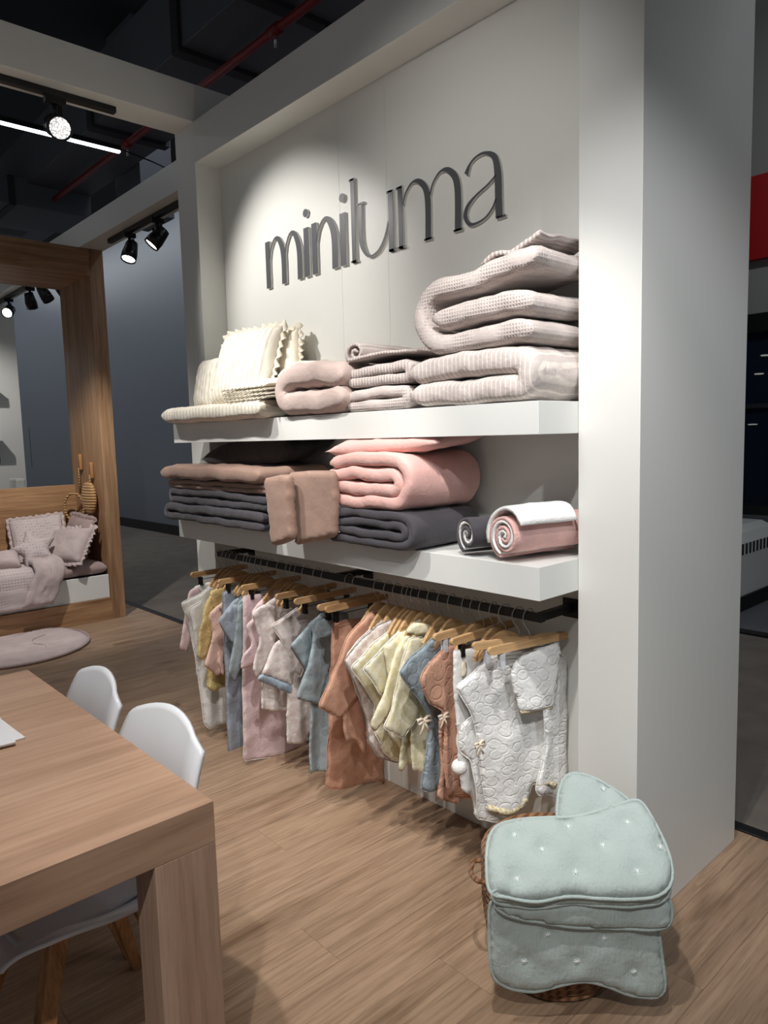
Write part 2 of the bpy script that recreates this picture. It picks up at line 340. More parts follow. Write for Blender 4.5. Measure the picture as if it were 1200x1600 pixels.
# closed cloth slab: outline in a plane (P0, axes A and B, normal N), puffed between two sheets
def cloth(name, poly, P0, A, B, N, T, mat, parent, fold=(0, 8, 0), res=.014, R=.02, disp=None, crumple=.006, seed=0, round_=2, piping=None, dimples=()):
    P0, A, B, N = [np.array(v, float) for v in (P0, A, B, N)]
    poly = np.array(poly, float)
    bd = []
    for i in range(len(poly)):
        a, c = poly[i], poly[(i+1) % len(poly)]; n = max(1, int(np.linalg.norm(c-a)/res))
        bd += [a+(c-a)*k/n for k in range(n)]
    bd = np.array(bd)
    for _ in range(round_): bd = .5*bd+.25*np.roll(bd, 1, 0)+.25*np.roll(bd, -1, 0)
    nb = len(bd); lo, hi = bd.min(0), bd.max(0)
    gx = np.arange(lo[0], hi[0], res); gy = np.arange(lo[1], hi[1], res*.9); G = []
    for j, yv in enumerate(gy):
        for xv in gx: G.append((xv+(res/2 if j % 2 else 0), yv))
    G = np.array(G)
    ins = np.zeros(len(G), bool); e1 = bd; e2 = np.roll(bd, -1, 0)
    for a, c in zip(e1, e2):
        cond = ((a[1] > G[:, 1]) != (c[1] > G[:, 1]))
        with np.errstate(divide='ignore', invalid='ignore'):
            xi = (c[0]-a[0])*(G[:, 1]-a[1])/(c[1]-a[1]+1e-15)+a[0]
        ins ^= (cond & (G[:, 0] < xi))
    G = G[ins]
    d = np.sqrt(((G[:, None, :]-bd[None])**2).sum(2)).min(1) if len(G) else np.zeros(0)
    G = G[d > res*.45]; d = d[d > res*.45]
    allp = np.vstack([bd, G]) if len(G) else bd
    r = delaunay_2d_cdt([Vector(p) for p in allp], [(i, (i+1) % nb) for i in range(nb)], [], 1, 1e-6)
    vv = np.array([(v.x, v.y) for v in r[0]]); tri = [list(f) for f in r[2]]
    dist = np.sqrt(((vv[:, None, :]-bd[None])**2).sum(2)).min(1); onb = dist < 1e-5
    amp, fr, ph = fold; zt, zb = hi[1], lo[1]; V = []; F = []; fi = {}; bi = {}
    for i, (s_, t_) in enumerate(vv):
        k = min(1., dist[i]/R); h = T/2*math.sqrt(max(0, 1-(1-k)**2))
        off = crumple*(nz(s_*7+seed, t_*7, seed*1.7)+.5*nz(s_*19+seed, t_*19, seed))
        if amp: off += amp*math.sin(2*math.pi*(s_*fr+ph+.25*nz(s_*3, t_*3, seed)))*min(1, .15+1.1*(zt-t_)/(zt-zb))
        if disp: off += disp(s_, t_)
        for (ds, dt) in dimples: h -= .45*T*math.exp(-((s_-ds)**2+(t_-dt)**2)/.0005)
        base = P0+A*s_+B*t_+N*off
        if onb[i]: V.append(base); fi[i] = bi[i] = len(V)-1
        else: V.append(base+N*h); fi[i] = len(V)-1; V.append(base-N*h); bi[i] = len(V)-1
    for f in tri:
        F.append([fi[i] for i in f])
        if not all(onb[i] for i in f): F.append([bi[i] for i in f[::-1]])
        else: F.pop()
    o = mesh(name, V, F, mat, parent, True)
    if piping:
        pth = [P0+A*b[0]+B*b[1]+N*(crumple*(nz(b[0]*7+seed, b[1]*7, seed*1.7)+.5*nz(b[0]*19+seed, b[1]*19, seed))+(disp(b[0], b[1]) if disp else 0) +
               (amp*math.sin(2*math.pi*(b[0]*fr+ph+.25*nz(b[0]*3, b[1]*3, seed)))*min(1, .15+1.1*(zt-b[1])/(zt-zb)) if amp else 0)) for b in bd]
        MB().tube(pth, piping[1], 6, True).build(piping[2] if len(piping) > 2 else 'piping', piping[0], o, True)
    return o
# thick sheet swept along a folded path in local (u, w), extruded over depth v in 0..D
def sheet(mb, path, D, T, nv=14, amp=.006, seed=0, f=None, tend=1.0, wav=.006):
    P = [np.array(p, float) for p in path]
    L = [0]
    for a, c in zip(P, P[1:]): L.append(L[-1]+np.linalg.norm(c-a))
    n = max(8, int(L[-1]/.016)); Q = []
    for i in range(n+1):
        t = L[-1]*i/n; k = min(max(0, next((j for j in range(len(L)-1) if L[j+1] >= t), len(L)-2)), len(L)-2)
        a = (t-L[k])/max(1e-9, L[k+1]-L[k]); Q.append(P[k]+(P[k+1]-P[k])*a)
    Q = np.array(Q); tg = np.gradient(Q, axis=0); tg /= np.linalg.norm(tg, axis=1)[:, None]; nm = np.stack([-tg[:, 1], tg[:, 0]], 1)
    vs = [0, .006, .018, .04]+[.04+(D-.08)*k/(nv-7) for k in range(1, nv-7)]+[D-.04, D-.018, D-.006, D]
    n0 = len(mb.V); m = len(vs); r = T*.62
    def er(t): k = min(1., max(0, t)/r); return math.sqrt(max(0, 1-(1-k)**2))
    for side in (1, -1):
        for i in range(n+1):
            s_ = L[-1]*i/n
            for v in vs:
                h = T/2*max(.04, er(s_+.002)*er(L[-1]-s_+.002)*(er(v+.004)*er(D-v+.004))**.8)
                off = amp*(nz(Q[i][0]*9+seed, v*9, Q[i][1]*9+seed)+.5*nz(Q[i][0]*24, v*24+seed, Q[i][1]*24))
                q = Q[i]+nm[i]*(side*h+off); vv = v+wav*nz(Q[i][0]*11+seed, Q[i][1]*20, seed+3.3)*(1 if v < D/2 else -1)
                mb.V.append(f(q[0], vv, q[1]))
    def id_(sd, i, j): return n0+sd*(n+1)*m+i*m+j
    for i in range(n):
        for j in range(m-1):
            mb.F.append([id_(0, i, j), id_(0, i+1, j), id_(0, i+1, j+1), id_(0, i, j+1)]); mb.F.append([id_(1, i, j), id_(1, i, j+1), id_(1, i+1, j+1), id_(1, i+1, j)])
        for j in (0, m-1): mb.F.append([id_(0, i, j), id_(1, i, j), id_(1, i+1, j), id_(0, i+1, j)])
    for j in range(m-1):
        for i in (0, n): mb.F.append([id_(0, i, j), id_(0, i, j+1), id_(1, i, j+1), id_(1, i, j)])
def frame(o, rz):
    c, s = math.cos(rz), math.sin(rz)
    return lambda u, v, w_: (o[0]+c*u-s*v, o[1]+s*u+c*v, o[2]+w_)
def arc(cx, cz, r, a0, a1, n=10): return [(cx+r*math.cos(math.radians(a0+(a1-a0)*k/n)), cz+r*math.sin(math.radians(a0+(a1-a0)*k/n))) for k in range(n+1)]
def folded(name, label, cat, mat, o, rz, W, D, T, nest=1, seed=0, group=None, left=0.0, flip=False, amp=.006, indent=0.0, obj=None, gap=.96, tilt=0.0):
    """duvet folded into `nest` nested U shapes, the smooth fold at +u; 2*nest layers high"""
    mb = MB(); H = 2*nest*T*gap; fr0 = frame(o, rz)
    def fr(u, v, w_):
        if flip: u = W-u
        return fr0(u, v, max(w_+tilt*(W-u), .001))
    cz = H/2
    for k in range(nest):
        r = (k+.5)*T*gap; u1 = W-nest*T*gap
        l0 = left+indent*((k*7+seed) % 3)/2; l1 = left+indent*((k*5+seed+1) % 3)/2
        dz = lambda u: -.25*T*max(0, 1-(u/ max(.05, W*.35)))
        P = [(l0, cz-r), (l0+.03, cz-r), (u1*.5, cz-r)]+arc(u1, cz, r, -90, 90)+[(u1*.5, cz+r+.1*T), (l1+.05, cz+r-.05*T), (l1, cz+r-.15*T)]
        sheet(mb, P, D, T, f=fr, seed=seed+k*3.1, amp=amp)
    ob = mb.build(name, mat, None, True)
    return tag(ob, label, cat, group)
def pillow(name, mat, w_, h, T, mtx, parent=None, n=22, pinch=.10, seed=0, flat_bottom=False, ruffle=None, frill=.03, sag=0):
    V = []; F = []
    for side in (1, -1):
        for i in range(n+1):
            for j in range(n+1):
                a = 2*i/n-1; b = 2*j/n-1
                e = max(0, (1-a**4)*(1-b**4)); t = T/2*e**.55
                x = a*w_/2*(1-pinch*(1-abs(a)**1.5*0)*(1-b*b)*.0-pinch*.5*(1-b*b)*abs(a)**3*0-pinch*.35*(1-abs(b))*a*a)
                y = b*h/2*(1-pinch*.35*(1-abs(a))*b*b)
                x *= 1+.0; z = side*t*(1+.12*nz(a*2+seed, b*2, seed))+.006*nz(a*5+seed, b*5, seed+side)*e**.3+sag*(a*a-b*b)
                V.append(mtx @ Vector((x, y, z)))
    m = (n+1)**2
    for i in range(n):
        for j in range(n):
            q = [i*(n+1)+j, (i+1)*(n+1)+j, (i+1)*(n+1)+j+1, i*(n+1)+j+1]; F.append(q); F.append([m+k for k in q[::-1]])
    bm = bmesh.new()
    vs = [bm.verts.new(v) for v in V]
    for f in F: bm.faces.new([vs[k] for k in f])
    bmesh.ops.remove_doubles(bm, verts=bm.verts, dist=1e-5); bm.verts.index_update()
    V2 = [v.co.copy() for v in bm.verts]; F2 = [[v.index for v in f.verts] for f in bm.faces]; bm.free()
    o = mesh(name, V2, F2, mat, parent, True)
    if ruffle:
        V = []; F = []; P = []; K = 40
        def bdp(a, b): return Vector((a*w_/2*(1-pinch*.35*(1-abs(b))*a*a), b*h/2*(1-pinch*.35*(1-abs(a))*b*b), 0))
        for k in range(K): P.append((-1+2*k/K, -1))
        for k in range(K): P.append((1, -1+2*k/K))
        for k in range(K): P.append((1-2*k/K, 1))
        for k in range(K): P.append((-1, 1-2*k/K))
        N = len(P)
        for i, (a, b) in enumerate(P):
            q = bdp(a, b); d = Vector((a**5 if abs(a) < 1 else a, b**5 if abs(b) < 1 else b, 0)); d.normalize()
            wv = math.sin(i*1.35+.8*math.sin(i*.37+seed))
            for l in range(3):
                zz = wv*.013*l/2
                for sd in (.0012, -.0012): V.append(mtx @ (q-d*.006+d*(frill+.006)*l/2*(1+.12*math.sin(i*.9+seed))+Vector((0, 0, zz+sd))))
        for i in range(N):
            j = (i+1) % N
            for l in range(2):
                for sd in (0, 1): F.append([i*6+l*2+sd, j*6+l*2+sd, j*6+(l+1)*2+sd, i*6+(l+1)*2+sd])
            F.append([i*6+4, j*6+4, j*6+5, i*6+5]); F.append([i*6, j*6, j*6+1, i*6+1])
        mesh('ruffle', V, F, ruffle, o, True)
    return o
def place(loc, rx=0, ry=0, rz=0):
    return Matrix.Translation(loc) @ Matrix.Rotation(rz, 4, 'Z') @ Matrix.Rotation(ry, 4, 'Y') @ Matrix.Rotation(rx, 4, 'X')
R = math.radians
# ================================================================== THE SETTING
WC, LW, HT, DN, DW, PR = .1965, 2.604, 3.0865, .141, .7174, .197     # upright width, wall length, height, niche depth, wall depth, shelf projection
XI = -LW+WC
fl = box('floor', 'duct2', -8.3, 2.6, -4.2, .79, -.06, -.012); tag(fl, kind='structure')
PW, PL = .192, 1.28
pm = MB().box(0, PW-.0007, 0, PL-.0007, -.012, 0, .0006).build('floor_plank', 'plank', fl)
first = True
x = -6.1; row = 0
while x < 1.6:
    y = .79-PL; off = [0, .43, .86, .21, .64][row % 5]; yy = .79-off if off else .79
    segs = []; top = .79
    if off: segs.append((.79-off, .79)); top = .79-off
    while top > -2.6: segs.append((top-PL, top)); top -= PL
    for (a, c) in segs:
        if c-a < PL-.01:
            o = MB().box(0, PW-.0007, 0, c-a-.0007, -.012, 0, .0006).build('floor_plank', 'plank', fl); o.location = (x, a, 0)
        else:
            if first: o = pm; first = False
            else: o = pm.copy(); COL.objects.link(o); o.parent = fl
            o.location = (x, a, 0)
    x += PW; row += 1
tag(box('floor_aisle', 'carpet', -20, 8, .84, 9, -.06, -.008), kind='structure')
tag(box('trim_1', 'black', -8.3, 2.6, .79, .845, -.06, .006, b=.003), kind='structure')
tag(box('trim_2', 'black', -1.6, 6, 3.50, 3.60, -.06, .006), kind='structure')
tag(box('floor_far', 'dgrey', -1.6, 6, 3.60, 8.8, -.007, .0), kind='structure')
wb = tag(box('wall_back', 'blue', -24, -1.62, 3.43, 3.55, -.05, 5.3), kind='structure')
tag(box('baseboard_back', 'black', -24, -1.62, 3.415, 3.43, -.008, .15), kind='structure')
box('door_edge', 'dgrey', -17.05, -17.0, 3.425, 3.43, 1.0, 1.9, wb)
tag(box('ceiling', 'ceil', -24, 8, -6, 10, 5.6, 5.7), kind='structure')
# ---- display wall
dw = bpy.data.objects.new('wall_display', None); COL.objects.link(dw); tag(dw, kind='structure')
def part(name, mat, *b, bev=.0015, par=dw): return box(name, mat, *b, parent=par, b=bev)
part('column', 'white', -WC, 0, 0, DW, 0, HT)
part('upright', 'white', -LW, XI, 0, DW, 0, HT)
part('header', 'white', XI, -WC, 0, DW, HT-WC, HT)
sx = [XI, -1.447, -1.154, -WC]
for a, c in zip(sx, sx[1:]): part('back_panel', 'panel', a+.0004, c-.0004, DN, DN+.05, 0, HT-WC, bev=.0008)
# ---- shelves
def shelf(z0, z1, label):
    s = thing('wall_shelf', label, 'shelf', (0, 0, 0)); box('body', 'shelfw', XI+.001, -WC-.001, -PR, DN-.001, z0, z1, s, .0012)
    return s
Z1, Z1B, Z2, Z2B = 1.587, 1.493, 1.116, 1.0175
shelf(Z1B, Z1, 'thick white wall shelf directly below the sign lettering')
shelf(Z2B, Z2, 'thick white wall shelf directly above the clothes rail')
# ---- sign
sg = thing('wall_sign', 'raised dark grey lettering reading miniluma on the white wall panel', 'sign', (0, DN, 0))
def stroke_poly(C, Wd):
    C = [np.array(c, float) for c in C]; n = len(C); Lp = []; Rp = []
    for i in range(n):
        t = C[min(i+1, n-1)]-C[max(i-1, 0)]; t /= np.linalg.norm(t); nn = np.array((-t[1], t[0]))
        wd = np.interp(i/(n-1), np.linspace(0, 1, len(Wd)), Wd)/2; Lp.append(C[i]+nn*wd); Rp.append(C[i]-nn*wd)
    return Lp+Rp[::-1]
def letter(strokes, ch):
    mb = MB(); me_ = MB()
    for st in strokes:
        poly = stroke_poly(*st); n = len(poly)//2
        for mbx, y0, y1 in ((mb, -.0125, -.0110), (me_, -.0110, 0)):
            n0 = len(mbx.V); mbx.V += [(p[0], y0, p[1]) for p in poly]+[(p[0], y1, p[1]) for p in poly]; m = len(poly)
            for i in range(n-1):
                a, b_, c, d = i, i+1, m-2-i, m-1-i
                mbx.F += [[n0+a, n0+b_, n0+c, n0+d], [n0+m+a, n0+m+d, n0+m+c, n0+m+b_]]
            for i in range(m): mbx.F.append([n0+i, n0+(i+1) % m, n0+m+(i+1) % m, n0+m+i])
    o = mb.build('letter', 'letter', sg); o['label'] = 'letter '+ch; me_.build('letter_side', 'letter_edge', o); return o
ZB, ZX = 2.222, 2.442
def stem(x, z0, z1, w_=.034): return ([(x, z0), (x, (z0+z1)/2), (x, z1)], [w_, w_])
def serif(x, z, w_=.05): return ([(x-w_/2, z+.004), (x, z+.004), (x+w_/2, z+.004)], [.008, .008])
def archs(x0, x1, zt, z0, ws=.034, wt=.007, d=.085):
    P = spline([(x0, zt-d), (x0+.10*(x1-x0)+.004, zt-d*.45), (x0+.42*(x1-x0), zt-.003), (x0+.75*(x1-x0), zt-d*.22), (x1, zt-d*1.05), (x1, z0)], 8)
    return (P, [wt, wt, wt*1.2, ws*.75, ws, ws])
letter([stem(-1.986, ZB, 2.437, .036), archs(-1.970, -1.857, 2.442, ZB, .036), archs(-1.842, -1.732, 2.440, ZB, .036)], 'm')
def dot(x, z, r=.0175): return ([(x-r+2*r*k/10, z) for k in range(11)], [max(.004, 2*r*math.sqrt(max(0, 1-(2*k/10-1)**2))) for k in range(11)])
letter([stem(-1.676, ZB, 2.434, .036), dot(-1.676, 2.497)], 'i')
letter([stem(-1.617, ZB, 2.440, .036), archs(-1.600, -1.477, 2.444, ZB, .038)], 'n')
letter([stem(-1.419, ZB, 2.436, .036), dot(-1.419, 2.498)], 'i')
letter([stem(-1.349, ZB, 2.556, .024), serif(-1.349, ZB, .04), serif(-1.355, 2.548, .03)], 'l')
letter([(spline([(-1.304, 2.445), (-1.306, 2.34), (-1.298, 2.28), (-1.27, 2.237), (-1.238, 2.227), (-1.195, 2.243), (-1.16, 2.285), (-1.138, 2.34)], 8), [.024, .024, .022, .012, .008, .007, .006, .006]),
        serif(-1.305, 2.442, .046), stem(-1.122, ZB, 2.452, .028), serif(-1.118, ZB, .038), serif(-1.128, 2.444, .032)], 'u')
letter([stem(-1.068, ZB, 2.452, .024), serif(-1.068, ZB, .042), serif(-1.074, 2.444, .032), archs(-1.052, -.922, 2.452, ZB, .028, .006, .07), serif(-.922, ZB, .042),
        archs(-.908, -.774, 2.452, ZB, .029, .006, .07), serif(-.774, ZB, .042)], 'm')
letter([(spline([(-.732, 2.405), (-.712, 2.436), (-.678, 2.452), (-.640, 2.450), (-.605, 2.425), (-.592, 2.37), (-.590, 2.30), (-.588, ZB+.004)], 8), [.020, .007, .007, .010, .022, .029, .029, .029]), serif(-.580, ZB, .038),
        (spline([(-.600, 2.366), (-.64, 2.343), (-.69, 2.322), (-.728, 2.295), (-.738, 2.262), (-.720, 2.234), (-.690, 2.229), (-.65, 2.238), (-.618, 2.262), (-.600, 2.290)], 6), [.006, .006, .007, .014, .018, .013, .008, .006, .006, .006])], 'a')
# ---- beams of the booth frame
def beam(label, x0, x1, y0, y1, z0, z1):
    t = thing('frame_beam', label, 'beam'); box('body', 'white', x0, x1, y0, y1, z0, z1, t, .002); return t
bx1 = beam('pale boxed beam jutting out from the top of the display wall over the table', -LW, XI, -3.6, DW, HT+.0005, HT+.183)
bx2 = beam('long pale beam running behind the wooden bed alcove, two lit spotlights below', -8.15, -LW-.001, .40, .60, HT+.0005, HT+.183)
# ---- white side wall seen through the bed alcove
ws_ = tag(box('wall_left', 'white', -8.15, -8.0, -4.2, .70, 0, HT, b=.002), kind='structure')
for z in (2.10, 1.56):
    s = thing('wall_shelf', 'small white shelf end seen through the alcove, %s one' % ('upper' if z > 2 else 'lower'), 'shelf'); box('body', 'shelfw', -8.0, -7.78, -1.6, .40 if z > 2 else .42, z, z+.085, s, .002)

# ---- display: rail
RY, RZ = -.045, .922
rail = thing('clothes_rail', 'black square clothes rail on three wall brackets below the shelves', 'rail')
box('bar', 'black', -2.285, -.292, RY-.0125, RY+.0125, RZ-.0125, RZ+.0125, rail, .002)
for bx in (-2.27, -1.33, -.312):
    box('bracket_arm', 'black', bx-.0125, bx+.0125, RY+.0125, DN, RZ-.0125, RZ+.0125, rail, .001); box('bracket_plate', 'black', bx-.03, bx+.03, DN-.006, DN-.0002, RZ-.034, RZ+.03, rail, .001)
# ================================================================== HANGERS AND CLOTHES
def hook_mesh(parent, mat='steel'):
    P = [(0, .004, -.075), (0, .002, -.055), (0, -.004, -.045), (0, -.016, -.030), (0, -.023, -.012), (0, -.021, .006), (0, -.012, .019), (0, .002, .0235), (0, .014, .019), (0, .021, .008)]
    return MB().tube(spline(P, 4), .0017, 6).build('hook', mat, parent, True)
def clip_hanger(mat_clip='blackp'):
    t = thing('clip_hanger', 'x', 'hanger')
    mb = MB(); prof = []
    for s in (-1, 1):
        for k in range(7):
            a = -math.pi/2+math.pi*k/6; prof.append((s*(.152+.012*math.cos(a)), -.088+s*.0125*math.sin(a)))
    mb.prism(prof, -.007, .007, lambda a, b, h: (h, a, b)); mb.build('wooden_bar', 'hanger', t)
    hook_mesh(t)
    MB().tube([(0, -.125, -.100), (0, -.125, -.117), (0, .125, -.117), (0, .125, -.100)], .0016, 6).build('clip_rod', 'steel' if mat_clip != 'blackp' else 'black', t)
    for s in (-1, 1):
        c = MB(); ya = s*.112
        c.prism([(-.010, -.104), (-.003, -.104), (-.001, -.125), (-.005, -.146), (-.010, -.146), (-.008, -.125)], ya-.0085, ya+.0085, lambda a, b, h: (a, h, b))
        c.prism([(.010, -.104), (.003, -.104), (.001, -.125), (.005, -.146), (.010, -.146), (.008, -.125)], ya-.0085, ya+.0085, lambda a, b, h: (a, h, b))
        c.build('clip', mat_clip, t)
    return t
def shoulder_hanger():
    t = thing('shoulder_hanger', 'x', 'hanger')
    up = spline([(-.100, -.140), (-.075, -.112), (-.04, -.080), (0, -.064), (.04, -.080), (.075, -.112), (.100, -.140)], 4)
    lo = spline([(.098, -.158), (.072, -.140), (.04, -.114), (0, -.100), (-.04, -.114), (-.072, -.140), (-.098, -.158)], 4)
    MB().prism([tuple(p) for p in up+lo], -.0065, .0065, lambda a, b, h: (h, a, b)).build('wooden_arms', 'hanger', t)
    hook_mesh(t); return t
HANG = {'clip': clip_hanger(), 'white': clip_hanger('clipw'), 'arm': shoulder_hanger()}
used = set()
def hang(kind, x, label, dy=0, rz=0, group=None):
    p = HANG[kind]
    if kind in used: o = copy_tree(p)
    else: o = p; used.add(kind)
    o.location = (x, RY+dy, RZ+.0125+.0025-.0235+.008); o.rotation_euler = (0, 0, rz); tag(o, label, 'hanger', group); return o
def hx(px):           # rail position of a hook seen at pixel column px
    lo, hi = -2.7, 0.
    for _ in range(40):
        m = (lo+hi)/2; v = np.array((m, RY, .945))-CAMP
        if 600+FPX*(v@RIGHT)/(v@_fwd) < px: lo = m
        else: hi = m
    return lo
CA = lambda p: (260+p[0]/3.5294, 850+p[1]/3.5294)
CB = lambda p: (480+p[0]/4.0, 900+p[1]/4.0)
CC = lambda p: (640+p[0]/4.2857, 930+p[1]/4.2857)
gcount = [0]
def panel(name, crop, pts, x, T, mat, parent, fold=(.004, 7, .1), bind=None, crumple=.010, R_=.007, rot=0., round_=1):
    gcount[0] += 1; sd = gcount[0]*1.37
    a = math.radians(rot); A = np.array((math.sin(a), math.cos(a), 0.)); N = np.array((math.cos(a), -math.sin(a), 0.)); P0 = np.array((x, RY, 0.))
    out = []
    for p in pts:
        X = onplane(crop(p), P0, N)-P0; out.append((min(float(X@A), .158/math.cos(a)), min(X[2], .868)))
    return cloth(name, out, P0, A, (0, 0, 1), N, T*.72, mat, parent, fold, .0125, R_, None, crumple, sd, round_, piping=(bind, .0022, 'binding') if bind else None)
def garment(name, label, cat, hookpx, hk, short, crop, pieces, dx=0.0, rot=0.):
    """pieces: (part name, outline in crop pixels, x offset, thickness, material, fold, binding)"""
    x = hx(hookpx)+dx
    t = thing(name, label, cat, (0, 0, 0))
    for i, pc in enumerate(pieces):
        nm, pts, ox, T, mat, fold = pc[:6]; bind = pc[6] if len(pc) > 6 else None
        panel(nm, crop, pts, x+ox, T, mat, t, fold, bind, rot=rot)
    if hk: hang(hk, hx(hookpx), {'clip': 'wooden clip hanger with black clips holding the %s', 'white': 'wooden clip hanger with white clips holding the %s', 'arm': 'wooden shoulder hanger carrying the %s'}[hk] % short, rz=math.radians(-rot))
    return t
F0 = (.006, 8, .1); F1 = (.013, 8, .4); F2 = (.010, 12, .7)
garment('baby_shirt', 'off-white long-sleeved baby shirt, last garment at the far end of the rail', 'shirt', 342, 'clip', 'far-end off-white shirt', CA, [
    ('body', [(150, 235), (250, 205), (330, 225), (345, 700), (165, 738), (150, 480)], 0, .02, 'g_white', F1),
    ('sleeve', [(122, 260), (165, 232), (190, 260), (165, 400), (122, 597), (73, 585), (98, 420)], .012, .02, 'g_pink', (0, 1, 0))])
garment('hooded_wrap', 'white terry wrap with bound edges and rounded lower corner near the far rail end', 'wrap', 352, 'arm', 'white bound terry wrap', CA, [
    ('body', [(80, 325), (170, 285), (270, 205), (345, 230), (350, 975), (232, 1020), (207, 990), (185, 800), (160, 600), (130, 450)], 0, .018, 'g_white', F1, 'bind'),
    ('front_flap', [(130, 350), (215, 300), (270, 330), (190, 620), (168, 640), (150, 500)], .012, .010, 'g_white', (.003, 9, 0), 'bind')])
garment('baby_romper', 'mustard yellow crinkled baby romper', 'romper', 364, 'arm', 'mustard romper', CA, [
    ('body', [(240, 258), (305, 235), (375, 270), (370, 780), (240, 812), (222, 790), (225, 690), (260, 500), (220, 400)], 0, .024, 'g_yellow', F1),
    ('sleeve', [(215, 330), (250, 270), (275, 420), (235, 600), (200, 645), (168, 622), (178, 500)], .012, .02, 'g_yellow', F0)])
garment('baby_blouse', 'peach pink terry baby top between the mustard romper and the grey shirt', 'top', 374, 'arm', 'peach terry top', CA, [
    ('body', [(255, 360), (320, 310), (400, 290), (400, 700), (300, 725), (270, 640), (262, 520)], -.004, .02, 'g_peach', F1),
    ('sleeve', [(235, 390), (290, 330), (330, 430), (320, 690), (290, 735), (200, 668), (248, 545), (258, 480)], .012, .018, 'g_peach', F0)])
garment('bath_towel', 'long grey-blue terry towel hanging flat from black clips', 'towel', 386, 'clip', 'long grey-blue towel', CA, [
    ('body', [(308, 262), (420, 248), (520, 262), (520, 1140), (440, 1160), (350, 1174), (337, 1140), (325, 700)], 0, .014, 'g_grey', (.004, 5, 0), 'bindg')])
garment('baby_shirt', 'grey-blue short-sleeved terry shirt in front of the grey towel', 'shirt', 396, 'arm', 'grey-blue terry shirt', CA, [
    ('body', [(320, 370), (360, 320), (440, 270), (530, 280), (530, 720), (400, 740), (375, 640), (365, 540)], 0, .02, 'g_grey', F1),
    ('sleeve', [(286, 422), (350, 340), (400, 330), (400, 500), (370, 562), (312, 478)], .012, .018, 'g_grey', (0, 1, 0))])
garment('baby_shirt', 'grey-green terry shirt with a pointed sleeve beside the powder pink towel', 'shirt', 404, 'arm', 'grey-green terry shirt', CA, [
    ('body', [(390, 330), (440, 280), (540, 290), (540, 720), (430, 730), (400, 500)], 0, .018, 'g_sage', F1),
    ('sleeve', [(395, 340), (430, 320), (430, 560), (400, 740), (380, 766), (342, 708), (372, 560)], .012, .018, 'g_sage', F0)])
garment('bath_towel', 'wide powder pink terry towel hanging almost to the floor from clips', 'towel', 423, 'clip', 'wide powder pink towel', CA, [
    ('body', [(423, 288), (560, 272), (700, 275), (790, 330), (780, 1130), (600, 1172), (440, 1200), (427, 1190), (424, 900)], 0, .014, 'g_pink', (.004, 4, .3), 'bind')])
garment('baby_shirt', 'powder pink terry shirt with folded sleeve in front of the pink towel', 'shirt', 438, 'arm', 'powder pink terry shirt', CA, [
    ('body', [(470, 370), (540, 300), (600, 240), (680, 260), (690, 690), (520, 690), (480, 600)], 0, .02, 'g_pink', F1),
    ('sleeve', [(402, 690), (412, 605), (470, 560), (438, 450), (500, 390), (540, 420), (540, 640), (470, 675)], .012, .018, 'g_pink', F0)])
garment('baby_dress', 'beige-pink dotted baby dress with a drooping sleeve', 'dress', 452, 'arm', 'beige-pink dotted dress', CA, [
    ('body', [(500, 370), (570, 310), (640, 270), (740, 300), (745, 900), (640, 925), (520, 915), (530, 800), (520, 560)], 0, .022, 'g_dots', F2),
    ('sleeve', [(470, 380), (540, 330), (600, 340), (600, 560), (540, 700), (500, 745), (472, 690), (505, 560), (512, 520), (490, 450)], .013, .02, 'g_dots', F0)])
garment('baby_shirt', 'cream printed baby shirt with wide open sleeve edge', 'shirt', 466, 'arm', 'cream printed shirt', CA, [
    ('body', [(640, 470), (700, 380), (790, 300), (860, 310), (860, 1010), (800, 1030), (760, 1095), (670, 1108), (668, 850), (690, 650)], 0, .02, 'g_print', F2),
    ('sleeve', [(584, 450), (690, 370), (800, 305), (850, 330), (800, 520), (760, 660), (735, 740), (700, 690), (650, 560)], .013, .016, 'g_print', F0, 'bind')])
garment('drawstring_bag', 'small cream bag with pale blue hem hanging between printed shirt and teal velour shirt', 'bag', 478, 'clip', 'cream bag with blue hem', CA, [
    ('body', [(600, 545), (640, 515), (690, 600), (722, 720), (716, 790), (520, 715), (552, 660)], -.055, .022, 'g_print', F0),
    ('hem', [(520, 712), (718, 788), (714, 842), (494, 747)], -.054, .023, 'bluetrim', (0, 1, 0))])
garment('baby_shirt', 'teal dotted velour shirt, the further of two', 'shirt', 495, 'arm', 'further teal dotted shirt', CA, [
    ('body', [(730, 520), (800, 420), (880, 370), (950, 380), (960, 980), (840, 1000), (800, 800), (770, 640)], -.0, .02, 'g_teal', F1),
    ('sleeve', [(680, 562), (760, 470), (830, 410), (870, 430), (870, 620), (770, 712)], .013, .018, 'g_teal', F0)])
garment('baby_shirt', 'teal dotted velour shirt with long hanging sleeve, the nearer of two', 'shirt', 508, 'clip', 'nearer teal dotted shirt', CA, [
    ('body', [(800, 430), (850, 380), (930, 360), (1000, 380), (1010, 1240), (890, 1250), (782, 1264), (778, 1200), (790, 880), (830, 700)], 0, .02, 'g_teal', F1),
    ('sleeve', [(822, 430), (900, 395), (920, 420), (920, 590), (880, 760), (845, 886), (720, 856), (765, 700), (800, 560)], .014, .022, 'g_teal', F0)])
garment('bath_towel', 'large terracotta velour towel hanging lowest over the floor from clips', 'towel', 545, 'clip', 'large terracotta towel', CB, [
    ('body', [(160, 290), (330, 262), (480, 262), (590, 300), (600, 1240), (440, 1270), (250, 1325), (140, 1337), (121, 1318), (135, 900)], 0, .016, 'g_terra', (.004, 4, .6), 'g_terra')])
hang('clip', hx(557), 'wooden clip hanger with black clips beside the large terracotta towel, nothing in its near clip')
